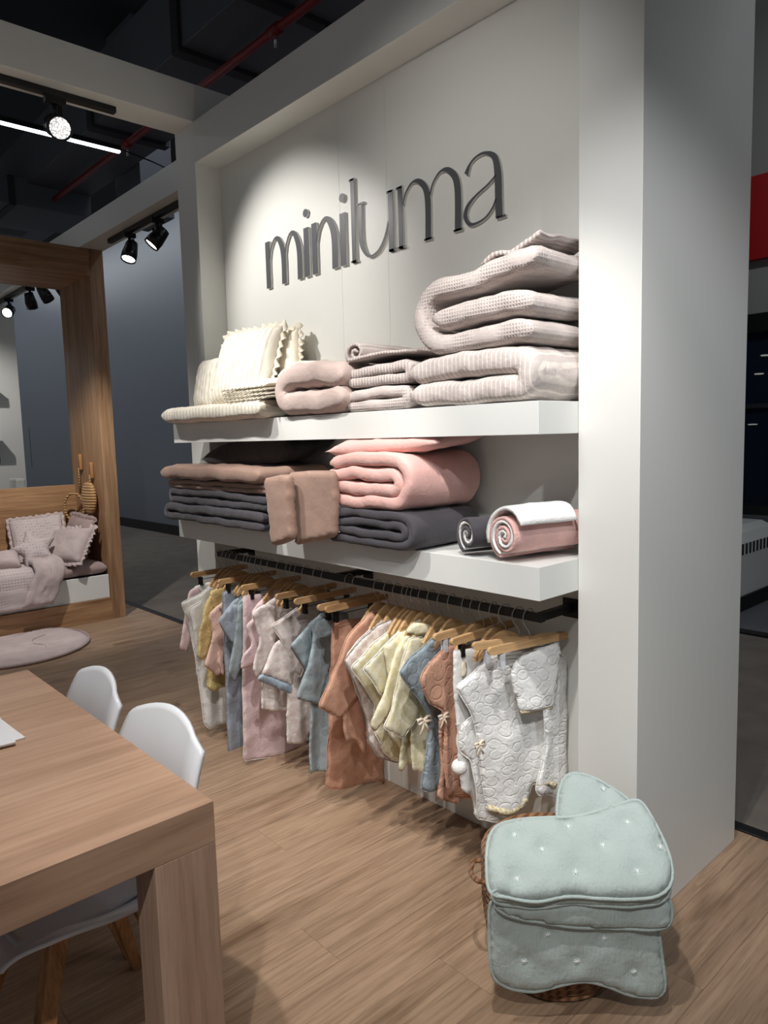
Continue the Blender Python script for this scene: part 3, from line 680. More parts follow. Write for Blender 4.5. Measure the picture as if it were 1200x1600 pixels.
garment('baby_robe', 'terracotta velour robe with long sleeve and hanging belt', 'robe', 590, 'arm', 'terracotta robe', CB, [
    ('body', [(250, 420), (370, 240), (440, 178), (520, 190), (570, 260), (580, 1080), (400, 1100), (385, 1040), (300, 700)], -.012, .02, 'g_terra', F1),
    ('belt', [(225, 780), (310, 700), (360, 760), (385, 1100), (335, 1106), (308, 1025), (248, 1040), (222, 985)], .004, .02, 'g_terra', F2),
    ('sleeve', [(68, 820), (130, 690), (200, 500), (250, 385), (370, 240), (420, 215), (440, 300), (380, 520), (330, 720), (260, 830), (205, 893)], .02, .026, 'g_terra', F0, 'g_terra')])
garment('baby_robe', 'pale pink checked robe, the further of two', 'robe', 606, 'arm', 'further pink checked robe', CB, [
    ('body', [(240, 500), (330, 390), (480, 235), (560, 260), (600, 330), (600, 1130), (430, 1110), (385, 1020), (375, 900), (330, 760), (262, 600)], 0, .018, 'g_pcheck', F0, 'bind')])
garment('baby_robe', 'pale pink checked robe with grey piping, the nearer of two', 'robe', 620, 'arm', 'nearer pink checked robe', CB, [
    ('body', [(230, 525), (330, 405), (430, 310), (540, 262), (610, 300), (620, 1140), (560, 1168), (430, 1125), (390, 1040), (375, 900), (330, 760), (260, 600)], .004, .018, 'g_pcheck', F0, 'bindg')])
garment('baby_robe', 'pale yellow checked robe with white bound edge, the further of two', 'robe', 634, 'arm', 'further yellow checked robe', CB, [
    ('body', [(268, 570), (400, 430), (590, 285), (650, 300), (690, 380), (680, 1130), (560, 1160), (470, 1100), (425, 980), (430, 800), (340, 680)], 0, .018, 'g_ycheck', F0, 'bind')])
garment('baby_robe', 'pale yellow checked robe with open sleeve cuff, the nearer of two', 'robe', 648, 'arm', 'nearer yellow checked robe', CB, [
    ('body', [(440, 480), (560, 350), (660, 270), (730, 300), (730, 1110), (600, 1120), (520, 1000), (470, 800)], 0, .018, 'g_ycheck', F0),
    ('sleeve', [(345, 580), (420, 490), (560, 370), (610, 350), (620, 520), (540, 700), (440, 742), (400, 660)], .013, .016, 'g_ycheck', F0, 'bind')])
garment('baby_jacket', 'cream velour jacket with wide collar and cuffs, the further of two', 'jacket', 660, 'arm', 'further cream jacket', CB, [
    ('body', [(480, 440), (600, 360), (700, 300), (760, 330), (760, 1170), (650, 1180), (562, 1222), (556, 1200), (580, 960), (520, 700)], 0, .018, 'g_cream', F1),
    ('sleeve', [(402, 940), (430, 840), (500, 640), (560, 470), (600, 380), (660, 370), (650, 560), (560, 760), (470, 920), (425, 985)], .013, .018, 'g_cream', F0),
    ('collar', [(610, 350), (650, 300), (720, 265), (735, 330), (700, 370)], .016, .010, 'g_cream', (0, 1, 0))])
garment('baby_jacket', 'cream velour jacket with wide collar and cuffs, the nearer of two', 'jacket', 674, 'arm', 'nearer cream jacket', CB, [
    ('body', [(600, 440), (680, 350), (770, 320), (830, 360), (830, 1180), (725, 1228), (665, 1222), (660, 1000), (640, 800)], 0, .02, 'g_cream', F1),
    ('sleeve', [(470, 950), (520, 840), (560, 700), (600, 500), (640, 390), (740, 380), (770, 440), (720, 640), (685, 800), (680, 870), (655, 920), (605, 1022), (540, 985)], .014, .022, 'g_cream', F0, 'bind'),
    ('collar', [(610, 352), (680, 290), (760, 300), (795, 350), (770, 400), (735, 365), (690, 375)], .018, .010, 'g_cream', (0, 1, 0))])
tp = garment('bath_poncho', 'teal terry poncho with a cream bow at its open side', 'poncho', 706, 'arm', 'teal poncho', CB, [
    ('body', [(570, 605), (640, 520), (790, 385), (850, 335), (930, 340), (1000, 400), (990, 1300), (840, 1342), (800, 1338), (710, 1342), (728, 1120), (748, 920), (735, 860), (690, 760), (630, 680)], 0, .022, 'g_teal_q', F1, 'g_teal_q'),
    ('back_layer', [(690, 720), (800, 560), (960, 500), (980, 1320), (800, 1340), (760, 1100), (790, 950)], -.022, .012, 'g_teal_q', F2)])
pp = garment('bath_poncho', 'terracotta terry poncho with a cream bow at its open side', 'poncho', 728, 'white', 'terracotta poncho', CB, [
    ('body', [(700, 632), (790, 505), (850, 455), (925, 415), (1010, 440), (1050, 500), (1040, 1340), (970, 1370), (880, 1372), (850, 1300), (838, 1100), (850, 960), (842, 840), (775, 800), (712, 700)], 0, .024, 'g_terra_q', F1, 'g_terra_q'),
    ('back_layer', [(815, 900), (900, 700), (1040, 600), (1050, 1380), (900, 1418), (812, 1392), (828, 1100)], -.02, .012, 'g_terra_q', F2)])
garment('muslin_cloth', 'white folded cloth with cream sewn label hanging behind the white quilted poncho', 'cloth', 755, 'clip', 'white folded cloth', CC, [
    ('body', [(298, 368), (430, 352), (560, 360), (650, 400), (640, 1490), (520, 1500), (452, 1507), (438, 1390), (410, 1340), (345, 1310), (320, 1000), (300, 600)], 0, .02, 'g_white', (.006, 10, .2)),
    ('sewn_label', [(346, 440), (386, 448), (380, 545), (342, 560)], .0135, .004, 'tape', (0, 1, 0))])
wp = garment('bath_poncho', 'white quilted terry poncho with gold trimmed hem, frontmost on the rail', 'poncho', 789, 'arm', 'white quilted poncho', CC, [
    ('body', [(303, 608), (400, 540), (590, 368), (640, 330), (700, 325), (790, 360), (900, 390), (1020, 430), (1030, 1180), (1000, 1290), (900, 1262), (830, 1268), (805, 1370), (760, 1425), (660, 1468), (530, 1462), (500, 1300), (470, 1130), (458, 1000), (440, 880), (400, 770), (350, 690)], 0, .028, 'g_quilt', (.010, 6, .35), 'g_quilt'),
    ('hem_trim', [(526, 1412), (660, 1420), (750, 1385), (800, 1330), (806, 1372), (760, 1428), (660, 1470), (529, 1464)], .010, .018, 'trim', (.010, 6, .35)),
    ('back_layer', [(318, 930), (350, 860), (420, 800), (520, 900), (600, 1100), (700, 1400), (600, 1512), (460, 1512), (440, 1300), (400, 1090), (340, 1060), (315, 1000)], -.03, .012, 'g_quilt', F2, 'bind')], .01, 27)
hd = garment('hooded_bib', 'white quilted hood piece with gold trim clipped in front of the white poncho', 'hood', 810, 'white', 'white gold-trimmed hood piece', CC, [
    ('body', [(684, 500), (740, 405), (870, 355), (960, 330), (1000, 312), (1016, 345), (1000, 425), (992, 560), (962, 750), (735, 788), (722, 700), (688, 590)], .034, .022, 'g_quilt', (.004, 5, 0)),
    ('hem_trim', [(730, 762), (964, 728), (960, 770), (742, 806)], .034, .024, 'trim', (0, 1, 0))], .0, 24)
garment('bath_poncho', 'white quilted poncho with side ties against the right column', 'poncho', 826, 'white', 'white poncho against the column', CC, [
    ('body', [(860, 420), (1000, 390), (1060, 420), (1115, 545), (1122, 640), (1105, 750), (1090, 850), (1112, 1010), (1100, 1180), (1000, 1360), (920, 1335), (840, 1330), (825, 1290), (900, 1000), (870, 600)], -.002, .024, 'g_quilt', (.008, 7, .1), 'g_quilt'),
    ('hem_trim', [(845, 1236), (920, 1240), (1000, 1260), (1000, 1300), (920, 1275), (840, 1282)], .010, .018, 'trim', (.004, 7, .1))], .0, 12)
def bow(parent, px, x, sc=1.0, mat='tape'):
    P = onx(px, x); mb = MB()
    for s in (-1, 1):
        mb.tube([P+np.array(q)*sc for q in [(.0, 0, 0), (.004, s*.012, .010), (.002, s*.026, .010), (.006, s*.026, -.003), (.004, s*.010, -.003), (0, 0, 0)]], .0045*sc, 6)
        mb.tube([P+np.array(q)*sc for q in [(.002, 0, 0), (.006, s*.008, -.018), (.004, s*.018, -.038)]], .0035*sc, 6)
    mb.lathe([(.001, -.007*sc), (.007*sc, -.004*sc), (.007*sc, .004*sc), (.001, .007*sc)], P, 8)
    return mb.build('tie_bow', mat, parent, True)
bow(tp, CB((725, 905)), hx(706)+.02, 1.15); bow(pp, CB((848, 880)), hx(728)+.02, .9); bow(wp, CC((465, 1000)), hx(789)-.03, .9); 
Pm = onx(CC((332, 1148)), hx(789)-.10)
prof = [(max(.002, .026*math.sin(math.pi*k/10)), -.026*math.cos(math.pi*k/10)) for k in range(11)]
MB().lathe(prof, Pm, 16).build('pompom', 'fleece', wp, True)
MB().tube([Pm+np.array((0, 0, .02)), onx(CC((385, 1080)), hx(789)-.10)], .0025, 6).build('pompom_cord', 'tape', wp, True)
for px, a, b in ((358, 'white bound wrap', 'mustard romper'), (391, 'grey-blue towel', 'grey-blue shirt'), (413, 'grey-green shirt', 'powder pink towel'), (459, 'dotted dress', 'cream printed shirt'),
                 (641, 'further yellow checked robe', 'nearer one'), (690, 'nearer cream jacket', 'teal poncho'), (741, 'terracotta poncho', 'white folded cloth'), (771, 'white folded cloth', 'white quilted poncho')):
    hang('arm', hx(px), 'plain wooden shoulder hanger squeezed between the %s and the %s' % (a, b))

# ================================================================== UPPER SHELF
def on_shelf_x(px, y): return ony(px, y)[0]
mt = MB()
sheet(mt, [(0, .038), (.2, .038), (.90, .038)], .37, .076, f=frame((-2.395, -.265, Z1+.001), 0), seed=2, amp=.004)
tag(mt.build('cot_mattress', 'cream_stripe', None, True), 'thin cream striped cot pad overhanging the left end of the upper shelf', 'pad')
pc = pillow('cushion', 'cream_stripe', .25, .26, .10, place((-2.265, -.055, Z1+.074+.120), R(78), 0, R(-4)), seed=3)
tag(pc, 'small cream striped cushion leaning at the left end of the upper shelf', 'cushion')
pc = pillow('cushion', 'cream_stripe', .42, .36, .13, place((-1.94, -.045, Z1+.074+.176), R(72), 0, R(6)), seed=5, ruffle='cream', frill=.022)
tag(pc, 'large cream striped cushion with ruffled edge on the upper shelf', 'cushion')
pc = pillow('cushion', 'cream', .30, .30, .08, place((-1.80, .055, Z1+.235), R(80), R(-14), 0), seed=8, ruffle='cream', frill=.022)
tag(pc, 'plain cream ruffled cushion peeking out behind the large striped one', 'cushion')
tag(folded('folded_blanket', 'x', 'blanket', 'cream_waffle', (-1.74, -.03, Z1+.002), R(6), .36, .11, .125, 1, seed=4, amp=.004), 'cream ribbed knitted blanket folded behind the taupe duvet', 'blanket')
# ruffled cream sheet
rs = thing('ruffled_sheet', 'folded cream bed sheet with layered ruffles on the striped pad', 'sheet')
for k in range(4):
    V = []; F = []; n = 60
    for i in range(n+1):
        u = i/n; xx = -1.80+.34*u; wv = math.sin(i*1.1+k*1.7+.6*math.sin(i*.31))
        for j in range(4):
            V.append((xx, -.255+.045*j+.010*wv*(1-j/3), Z1+.080+.016*k+.006*wv*(1-j/3)+.004*j)); V.append((xx, -.255+.045*j+.010*wv*(1-j/3), Z1+.084+.016*k+.006*wv*(1-j/3)+.005*j))
    for i in range(n):
        for j in range(3):
            a = i*8+j*2; F += [[a, a+8, a+10, a+2], [a+1, a+3, a+11, a+9]]
        F += [[i*8, i*8+1, i*8+9, i*8+8], [i*8+6, i*8+14, i*8+15, i*8+7]]
    F += [[0, 2, 3, 1], [2, 4, 5, 3], [4, 6, 7, 5], [n*8, n*8+1, n*8+3, n*8+2], [n*8+2, n*8+3, n*8+5, n*8+4], [n*8+4, n*8+5, n*8+7, n*8+6]]
    mesh('ruffle_layer', V, F, 'cream', rs, True)
mb = MB(); sheet(mb, [(0, 0), (.17, .004), (.34, 0)], .22, .035, f=frame((-1.80, -.215, Z1+.142), 0), seed=9, amp=.004); mb.build('folded_top', 'bind', rs, True)
folded('folded_duvet', 'plump taupe duvet folded double in the middle of the upper shelf', 'duvet', 'taupe', (-1.475, -.23, Z1+.001), R(0), .46, .30, .100, 1, seed=6, amp=.012, flip=True)
folded('folded_blanket', 'small textured mushroom blanket, lowest of the small middle stack', 'blanket', 'mushroom_w', (-1.035, -.195, Z1+.001), 0, .325, .30, .042, 1, seed=11)
folded('folded_blanket', 'small ribbed mushroom blanket, second from below in the small middle stack', 'blanket', 'mushroom', (-1.035, -.19, Z1+.086), R(0), .33, .28, .039, 1, seed=12)
mb = MB()
spir = [(.075+(.008+.0042*a)*math.cos(a), .045+(.006+.0031*a)*math.sin(a)) for a in [k*.35 for k in range(30)]]
sheet(mb, spir+[(.16, .030), (.26, .028), (.34, .026)], .27, .012, f=frame((-1.065, -.19, Z1+.166), 0), seed=13, amp=.003)
tag(mb.build('rolled_blanket', 'mushroom', None, True), 'loosely rolled mushroom blanket on top of the small middle stack', 'blanket')
folded('folded_blanket', 'flat pale mushroom blanket lying behind the rolled one', 'blanket', 'mushroom', (-1.02, .03, Z1+.165), 0, .34, .10, .035, 1, seed=14)
folded('folded_quilt', 'large pale striped mushroom quilt folded double, bottom of the tall right stack', 'quilt', 'mushroom_s', (-.70, -.20, Z1+.001), 0, .50, .33, .083, 1, seed=15, amp=.008)
# big waffle quilt: fold to the left, inner fold to the right
mb = MB(); T = .066; fr = frame((-.69, -.195, Z1+.163), 0)
P = [(.47, .035), (.30, .036)]+arc(.11, .118, .084, -90, -270, 14)+[(.25, .205), (.40, .235), (.49, .232)]
sheet(mb, P, .32, T, f=lambda u, v, w_: fr(u, v, max(w_, .002)), seed=17, amp=.008)
sheet(mb, [(.09, .112), (.20, .116), (.38, .122), (.47, .110)], .31, .070, f=fr, seed=19, amp=.008)
tag(mb.build('folded_quilt', 'mushroom_w', None, True), 'large waffle mushroom quilt folded in three, top of the tall right stack', 'quilt')
mb = MB(); sheet(mb, [(0, 0), (.05, .018), (.11, .012), (.16, .035), (.21, .055)], .24, .014, f=frame((-.42, -.17, Z1+.412), 0), seed=23, amp=.012)
tag(mb.build('crumpled_sheet', 'mushroom', None, True), 'crumpled mushroom sheet with loose ties on the tall right stack', 'sheet')

# ================================================================== LOWER SHELF
for i, (mat, z, lab, T, x0, y0) in enumerate([('char', 0, 'charcoal folded duvet, lowest of the left stack on the lower shelf', .041, -2.40, -.275), ('char', .080, 'charcoal folded duvet, second from below in the left stack', .038, -2.385, -.255),
                                  ('brown', .153, 'rose-brown folded sheet above the charcoal duvets', .021, -2.385, -.255)]):
    folded('folded_duvet' if i < 2 else 'folded_sheet', lab, 'duvet' if i < 2 else 'sheet', mat, (x0, y0, Z2+.002+z*1.02), 0, .90, .36, T, 1, seed=30+i, flip=True, amp=.006)
mb = MB(); sheet(mb, [(0, .03), (.25, .036), (.5, .032), (.9, .03)], .37, .068, f=frame((-2.40, -.285, Z2+.203), 0), seed=35, amp=.010)
tag(mb.build('quilt_pad', 'brown', None, True), 'plump rose-brown satin quilt on top of the left stack', 'quilt')
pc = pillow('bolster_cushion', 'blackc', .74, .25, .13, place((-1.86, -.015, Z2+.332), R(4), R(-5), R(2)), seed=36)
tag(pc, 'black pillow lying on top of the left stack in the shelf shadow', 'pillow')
def slab(name, label, px, y, T, mat, seed, R_=.02):
    P = [ony(p, y) for p in px]
    o = cloth(name, [(p[0], p[2]) for p in P], (0, y, 0), (1, 0, 0), (0, 0, 1), (0, -1, 0), T, mat, None, res=.014, R=R_, crumple=.0035, seed=seed, round_=1)
    return tag(o, label, 'cushion')
slab('bumper_cushion', 'narrow rose-brown satin bumper cushion hanging over the shelf front', [(416, 747), (436, 742), (455, 741), (458, 790), (462, 842), (445, 850), (428, 853), (423, 800)], -.318, .042, 'brown', 37)
slab('bumper_cushion', 'square rose-brown satin cushion standing on the shelf between the two stacks', [(452, 738), (490, 735), (526, 735), (529, 790), (527, 838), (510, 843), (490, 846), (463, 852), (461, 800)], -.262, .036, 'brown', 38)
folded('folded_duvet', 'charcoal folded duvet under the pink one', 'duvet', 'char', (-1.10, -.25, Z2+.001), 0, .455, .34, .034, 2, seed=41, indent=.05, amp=.007)
folded('folded_duvet', 'plump pink cotton duvet folded in layers above the charcoal one', 'duvet', 'pink', (-1.105, -.25, Z2+.132), 0, .455, .35, .050, 2, seed=44, indent=.03, amp=.010)
pc = pillow('pillow', 'pink', .52, .33, .075, place((-.865, -.06, Z2+.362), R(6), R(-3), R(6)), seed=47)
tag(pc, 'flat pink pillow on top of the pink duvet', 'pillow')
def roll(name, label, o, rz, r, L_, outer, inner, turns=2.0, seed=0, flap=None):
    t = thing(name, label, 'towel'); T = .012
    for mat, dr, tt in ((outer, .0, T), (inner, -.0105, .010)):
        mb = MB(); P = []
        for k in range(int(turns*22)+1):
            a = 2*math.pi*k/22; rr = r-.006+dr-(r*.78)*(k/(turns*22))
            P.append((rr*math.cos(-a-1.9), r+rr*.93*math.sin(-a-1.9)))
        f = frame(o, rz); sheet(mb, P, L_, tt, f=lambda u, v, w_: f(u, v, max(.001, w_)), seed=seed+dr*100, amp=.0025, wav=.004)
        mb.build('towel_layer', mat, t, True)
    return t
roll('rolled_towel', 'charcoal towel with white edge rolled up between the duvet and the pink towel', (-.475, -.19, Z2+.001), R(-20), .070, .30, 'char', 'fleece', seed=50)
rt = roll('rolled_towel', 'pink towel with white fleece lining rolled up at the right end of the lower shelf', (-.322, -.20, Z2+.001), R(-14), .077, .30, 'pinkt', 'fleece', 2.1, seed=52)
f = frame((-.322, -.20, Z2+.001), R(-14)); mb = MB()
P = [(-.076, .05), (-.079, .082), (-.060, .128), (-.022, .157), (.02, .163), (.055, .150), (.078, .118)]
sheet(mb, spline(P, 4), .215, .013, f=f, seed=55, amp=.004); mb.build('fleece_flap', 'fleece', rt, True)
mb = MB(); P = spline([(-.10, .01), (-.098, .05), (-.092, .075)], 3)

# ================================================================== BASKET AND MINT QUILT
BC = np.array((-.115, -.257, 0.)); AX = np.array((.673, .740, 0)); NX = np.array((.740, -.673, 0))
bk = thing('rope_basket', 'round brown rope basket on the floor under the mint quilt', 'basket', tuple(BC))
prof = [(.02, .004), (.15, .004)]
for k in range(18):
    z = .010+.0185*k; r0 = .165+.028*math.sin(min(1, k/12)*math.pi/2)
    prof += [(r0-.004, z-.0085), (r0+.005, z-.004), (r0+.007, z), (r0+.005, z+.004)]
prof += [(r0-.004, .336), (r0-.012, .326), (.15, .02), (.02, .014)]
MB().lathe(prof, (0, 0, 0), 48).build('woven_body', 'rope', bk, True)
for s in (-1, 1):
    hp = [(-AX*(.195)*s)+np.array((0, 0, .27))+NX*q+np.array((0, 0, b))-AX*s*c for q, b, c in [(-.05, 0, 0), (-.045, .0, .022), (0, -.005, .035), (.045, 0, .022), (.05, 0, 0)]]
    MB().tube(spline(hp, 5), .007, 8).build('handle', 'rope', bk, True)
mq = thing('mint_quilt', 'pale mint muslin baby quilt folded and draped over the basket', 'quilt', (0, 0, 0))
def qpoly(pts, P0, B, N):
    out = []
    for p in pts:
        X = onplane(p, P0, N)-P0; out.append((float(X@AX), float(X@B)))
    return out
UPV = np.array((0, 0, 1.))
def qlayer(name, pts, n0, z0, tilt, T, disp=None, stit=(), seed=0, fold=(0, 1, 0), piping=True, R_=.035):
    B = -NX*math.sin(R(tilt))+UPV*math.cos(R(tilt)); N = NX*math.cos(R(tilt))+UPV*math.sin(R(tilt))
    P0 = BC+NX*n0+UPV*z0; poly = qpoly(pts, P0, B, N); dm = qpoly(stit, P0, B, N) if stit else ()
    o = cloth(name, poly, P0, AX, B, N, T, 'mint', mq, fold, .016, R_, disp, .008, seed, 4, ('mint', .005, 'piping') if piping else None, dm)
    for (a, b) in dm:
        d_ = (disp(a, b) if disp else 0)
        c = P0+AX*a+B*b+N*(T*.5-.45*T+.004+d_+.008*(nz(a*7+seed, b*7, seed*1.7)+.5*nz(a*19+seed, b*19, seed)))
        mb = MB()
        for e1, e2 in ((AX, B), (AX*.7+B*.7, B*.7-AX*.7)): mb.tube([c-e1*.008, c+N*.002, c+e1*.008], .0011, 5); mb.tube([c-e2*.008, c+N*.002, c+e2*.008], .0011, 5)
        mb.build('stitch', 'stitch', o)
    return o
qlayer('hanging_layer', [(764, 1400), (900, 1420), (1028, 1410), (1032, 1480), (1041, 1545), (1038, 1560), (985, 1556), (950, 1540), (915, 1530), (870, 1538), (835, 1552), (800, 1548), (769, 1535), (765, 1480)], .222, .20, 0, .022,
       stit=[(819, 1500), (900, 1498), (989, 1515), (855, 1459), (943, 1464)], seed=61, R_=.02)
qlayer('middle_layer', [(766, 1408), (900, 1405), (1035, 1395), (1050, 1398), (1050, 1448), (1000, 1452), (900, 1448), (830, 1440), (785, 1428), (766, 1412)], .238, .25, 0, .020, seed=63, R_=.012)
qlayer('fold_layer', [(766, 1385), (900, 1385), (1035, 1378), (1053, 1378), (1051, 1402), (1030, 1413), (960, 1416), (890, 1411), (830, 1422), (785, 1412), (766, 1416)], .252, .30, 0, .016, seed=64, R_=.008)
qlayer('top_layer', [(760, 1330), (762, 1305), (780, 1285), (830, 1278), (900, 1278), (930, 1268), (975, 1256), (1000, 1245), (1025, 1290), (1045, 1330), (1054, 1375), (1050, 1392), (1030, 1402), (960, 1404), (890, 1398), (830, 1410), (785, 1398), (764, 1404), (760, 1370)],
       .305, .342, 57, .040, disp=lambda a, b: -.024*max(0., (.075-b)/.075)**2, stit=[(804, 1307), (847, 1331), (942, 1322), (899, 1365), (808, 1376), (995, 1364), (888, 1294), (980, 1287), (1031, 1326)], seed=65, R_=.03)
qlayer('back_layer', [(868, 1285), (872, 1240), (880, 1208), (900, 1205), (935, 1218), (970, 1240), (1003, 1268), (1030, 1305), (1042, 1340), (1000, 1345), (900, 1310)], -.01, .43, 46, .034, stit=[(942, 1234)], seed=67)

# ================================================================== TABLE, MAGAZINES, CHAIRS
tb = thing('display_table', 'chunky oak table with thick square legs in the foreground', 'table', (0, 0, 0))
TX0, TX1, TY0, TY1 = -1.56, -.31, -2.15, -1.19
box('table_top', 'table', TX0, TX1, TY0, TY1, .66, .75, tb, .0015)
for a in (TX0, TX1-.10):
    for c in (TY0, TY1-.135): box('leg', 'tablev', a, a+.10, c, c+.135, 0, .6595, tb, .0015)
def mag(name, label, c, rz, z, w_, h, t):
    o = thing(name, label, 'magazine', (c[0], c[1], z), rz)
    box('cover', 'paper', -w_/2, w_/2, -h/2, h/2, t-.0006, t, o); box('pages', 'bind', -w_/2+.001, w_/2-.001, -h/2+.001, h/2-.001, .0, t-.0006, o); return o
mag('magazine', 'white booklet lying underneath the other booklet on the oak table', (-1.045, -1.475), R(3), .7502, .21, .19, .005)
mag('magazine', 'white booklet lying on top of the other booklet on the oak table', (-1.03, -1.49), R(-5), .7555, .21, .19, .005)
def chair(label, x, y, rz=0):
    t = thing('shell_chair', label, 'chair', (x, y, 0), rz)
    prof = spline([(-.215, .428), (-.195, .448), (-.12, .452), (0, .436), (.10, .438), (.165, .468), (.20, .53), (.215, .62), (.235, .72), (.268, .815)], 4)
    wid = np.interp(np.linspace(0, 1, len(prof)), [0, .05, .2, .45, .6, .75, .88, 1], [.15, .19, .215, .22, .215, .21, .205, .19])
    m = 16; V = []; F = []; n = len(prof); V2 = []
    for sd in (0, 1):
        for i, (py, pz) in enumerate(prof):
            i0, i1 = max(i-1, 0), min(i+1, n-1); tg = prof[i1]-prof[i0]; tg = tg/np.linalg.norm(tg); nn = np.array((-tg[1], tg[0]))
            bk_ = max(0, (i/(n-1)-.5)*2)
            for j in range(m+1):
                u = 2*j/m-1; e = abs(u)**2.4
                d = (.035*(1-bk_)+.05*bk_)*e-.022*bk_*max(0, (abs(u)-.75)/.25)**1.5; dz = -.070*(abs(u)**1.9)*max(0, (i/(n-1)-.6)/.4)
                V.append((u*wid[i], py+nn[0]*(d-.011*sd), pz+nn[1]*(d-.011*sd)+dz))
    k = (m+1)
    for i in range(n-1):
        for j in range(m):
            q = [i*k+j, (i+1)*k+j, (i+1)*k+j+1, i*k+j+1]; F.append(q); F.append([n*k+a for a in q[::-1]])
        for j in (0, m): F.append([i*k+j, (i+1)*k+j, n*k+(i+1)*k+j, n*k+i*k+j])
    for j in range(m):
        for i in (0, n-1): F.append([i*k+j, i*k+j+1, n*k+i*k+j+1, n*k+i*k+j])
    mesh('shell', V, F, 'chair', t, True)
    mb = MB(); sheet(mb, [(-.17, .0), (0, .004), (.17, 0)], .30, .022, f=lambda u, v, w_: (u, -.19+v, .452+w_+.03*(u/.19)**2-.018*math.sin(math.pi*v/.3)), seed=71, amp=.001, wav=.001); mb.build('seat_pad', 'seatpad', t, True)
    for sx_ in (-1, 1):
        for sy_ in (-1, 1):
            a = (sx_*.10, sy_*.09, .432); b = (sx_*.20, sy_*.22, 0); mb = MB(); n0 = 0
            mb.V = []; 
            for (p, hw) in ((a, .021), (b, .013)): mb.V += [(p[0]+dx_*hw, p[1]+dy_*hw, p[2]) for dx_, dy_ in ((-1, -1), (1, -1), (1, 1), (-1, 1))]
            mb.F = [[0, 1, 2, 3], [4, 7, 6, 5]]+[[i, (i+1) % 4, 4+(i+1) % 4, 4+i] for i in range(4)]
            mb.build('leg', 'legwood', t)
    mb = MB().tube([(-.115, -.10, .40), (.115, .10, .40)], .008, 8).tube([(.115, -.10, .40), (-.115, .10, .40)], .008, 8); mb.build('cross_brace', 'legwood', t)
    return t
chair('white shell chair with wooden legs at the near end of the oak table', -.715, -1.345, R(3))
chair('white shell chair with wooden legs at the far end of the oak table', -1.19, -1.345, R(-2))

# ================================================================== BED ALCOVE
BX, BY = -5.09, .473
al = thing('bed_alcove', 'tall oak bed alcove with open back and white drawer front', 'bed', (0, 0, 0))
HB = HT; XB = -5.82
box('side_panel', 'oak_v', XB, BX, BY, BY+.115, 0, HB, al, .002)
box('side_panel', 'oak_v', XB, BX, -1.75, -1.63, 0, HB, al, .002)
box('header', 'oak_h', XB, BX, -1.63, BY, 2.875, HB, al, .002)
box('back_board', 'oak_h', XB, XB+.05, -1.63, BY, 0, 1.135, al, .002)
box('base_rail', 'oak_h', XB+.05, BX, -1.63, BY, 0, .185, al, .002)
df = box('drawer_front', 'shelfw', BX-.045, BX-.022, -1.62, BY-.005, .187, .385, al, .002)
mb = MB(); sheet(mb, [(0, .055), (.3, .058), (.64, .055)], 2.08, .105, nv=30, f=lambda u, v, w_: (BX-.675+u, -1.615+v, .386+w_), seed=75, amp=.002, wav=.002)
tag(mb.build('bed_mattress', 'mauve_d', None, True), 'thin mattress in dusky mauve sheet in the oak alcove', 'mattress')
MZ = .495
pc = pillow('pillow', 'mauve_d', .40, .30, .11, place((-5.42, .352, MZ+.225), R(74), R(4), R(6)), seed=81, ruffle='mauve_d', frill=.035)
tag(pc, 'dusky mauve ruffled pillow in the alcove corner, the further of the ruffled pair', 'pillow')
pc = pillow('pillow', 'mauve', .40, .34, .13, place((-5.29, .205, MZ+.150), R(50), R(-4), R(30)), seed=82, ruffle='mauve', frill=.035)
tag(pc, 'pale mauve ruffled pillow leaning on the darker ruffled one', 'pillow')
pc = pillow('pillow', 'mauve_w', .42, .42, .12, place((-5.56, .06, MZ+.20), R(62), R(-4), R(75)), seed=83, ruffle='mauve', frill=.022)
tag(pc, 'large waffle mauve pillow leaning against the alcove back board', 'pillow')
# star cushion
poly = []
for k in range(10):
    a = math.pi/2+math.pi*k/5+.25; r_ = .20 if k % 2 == 0 else .10; poly.append((r_*math.cos(a), r_*math.sin(a)))
Nn = np.array((.80, -.20, .56)); Nn /= np.linalg.norm(Nn); Aa = np.cross(UPV, Nn); Aa /= np.linalg.norm(Aa); Bb = np.cross(Nn, Aa)
st = cloth('star_cushion', poly, (-5.25, -.07, MZ+.16), Aa, Bb, Nn, .12, 'mauve_w', None, res=.016, R=.085, crumple=.006, seed=84, round_=4)
tag(st, 'star shaped waffle mauve cushion lying on the bed', 'cushion')
pc = pillow('pillow', 'mauve', .34, .18, .12, place((-5.25, -.36, MZ+.10), R(35), 0, R(80)), seed=85)
tag(pc, 'small plump mauve bolster at the left edge of the picture', 'pillow')
# blanket over the bed front
def bedsheet(name, label, mat, y0, y1, path, T, seed, skew=0.):
    mb = MB(); sheet(mb, spline(path, 5), y1-y0, T, nv=26, f=lambda u, v, w_: (BX+u, y0+v+skew*max(0, MZ-w_), w_), seed=seed, amp=.010, wav=.01)
    return tag(mb.build(name, mat, None, True), label, 'blanket')
bedsheet('bed_blanket', 'waffle mauve blanket spread over the bed front', 'mauve_w', -1.5, -.03, [(-.42, .52), (-.2, .525), (-.02, .515), (.035, .47), (.045, .36), (.05, .22)], .03, 86, -.25)
bedsheet('bed_duvet', 'pale mauve duvet corner turned over the bed edge', 'mauve', -.15, .085, [(-.20, .57), (-.08, .575), (.02, .56), (.075, .50), (.085, .40), (.088, .235)], .05, 87, -.45)
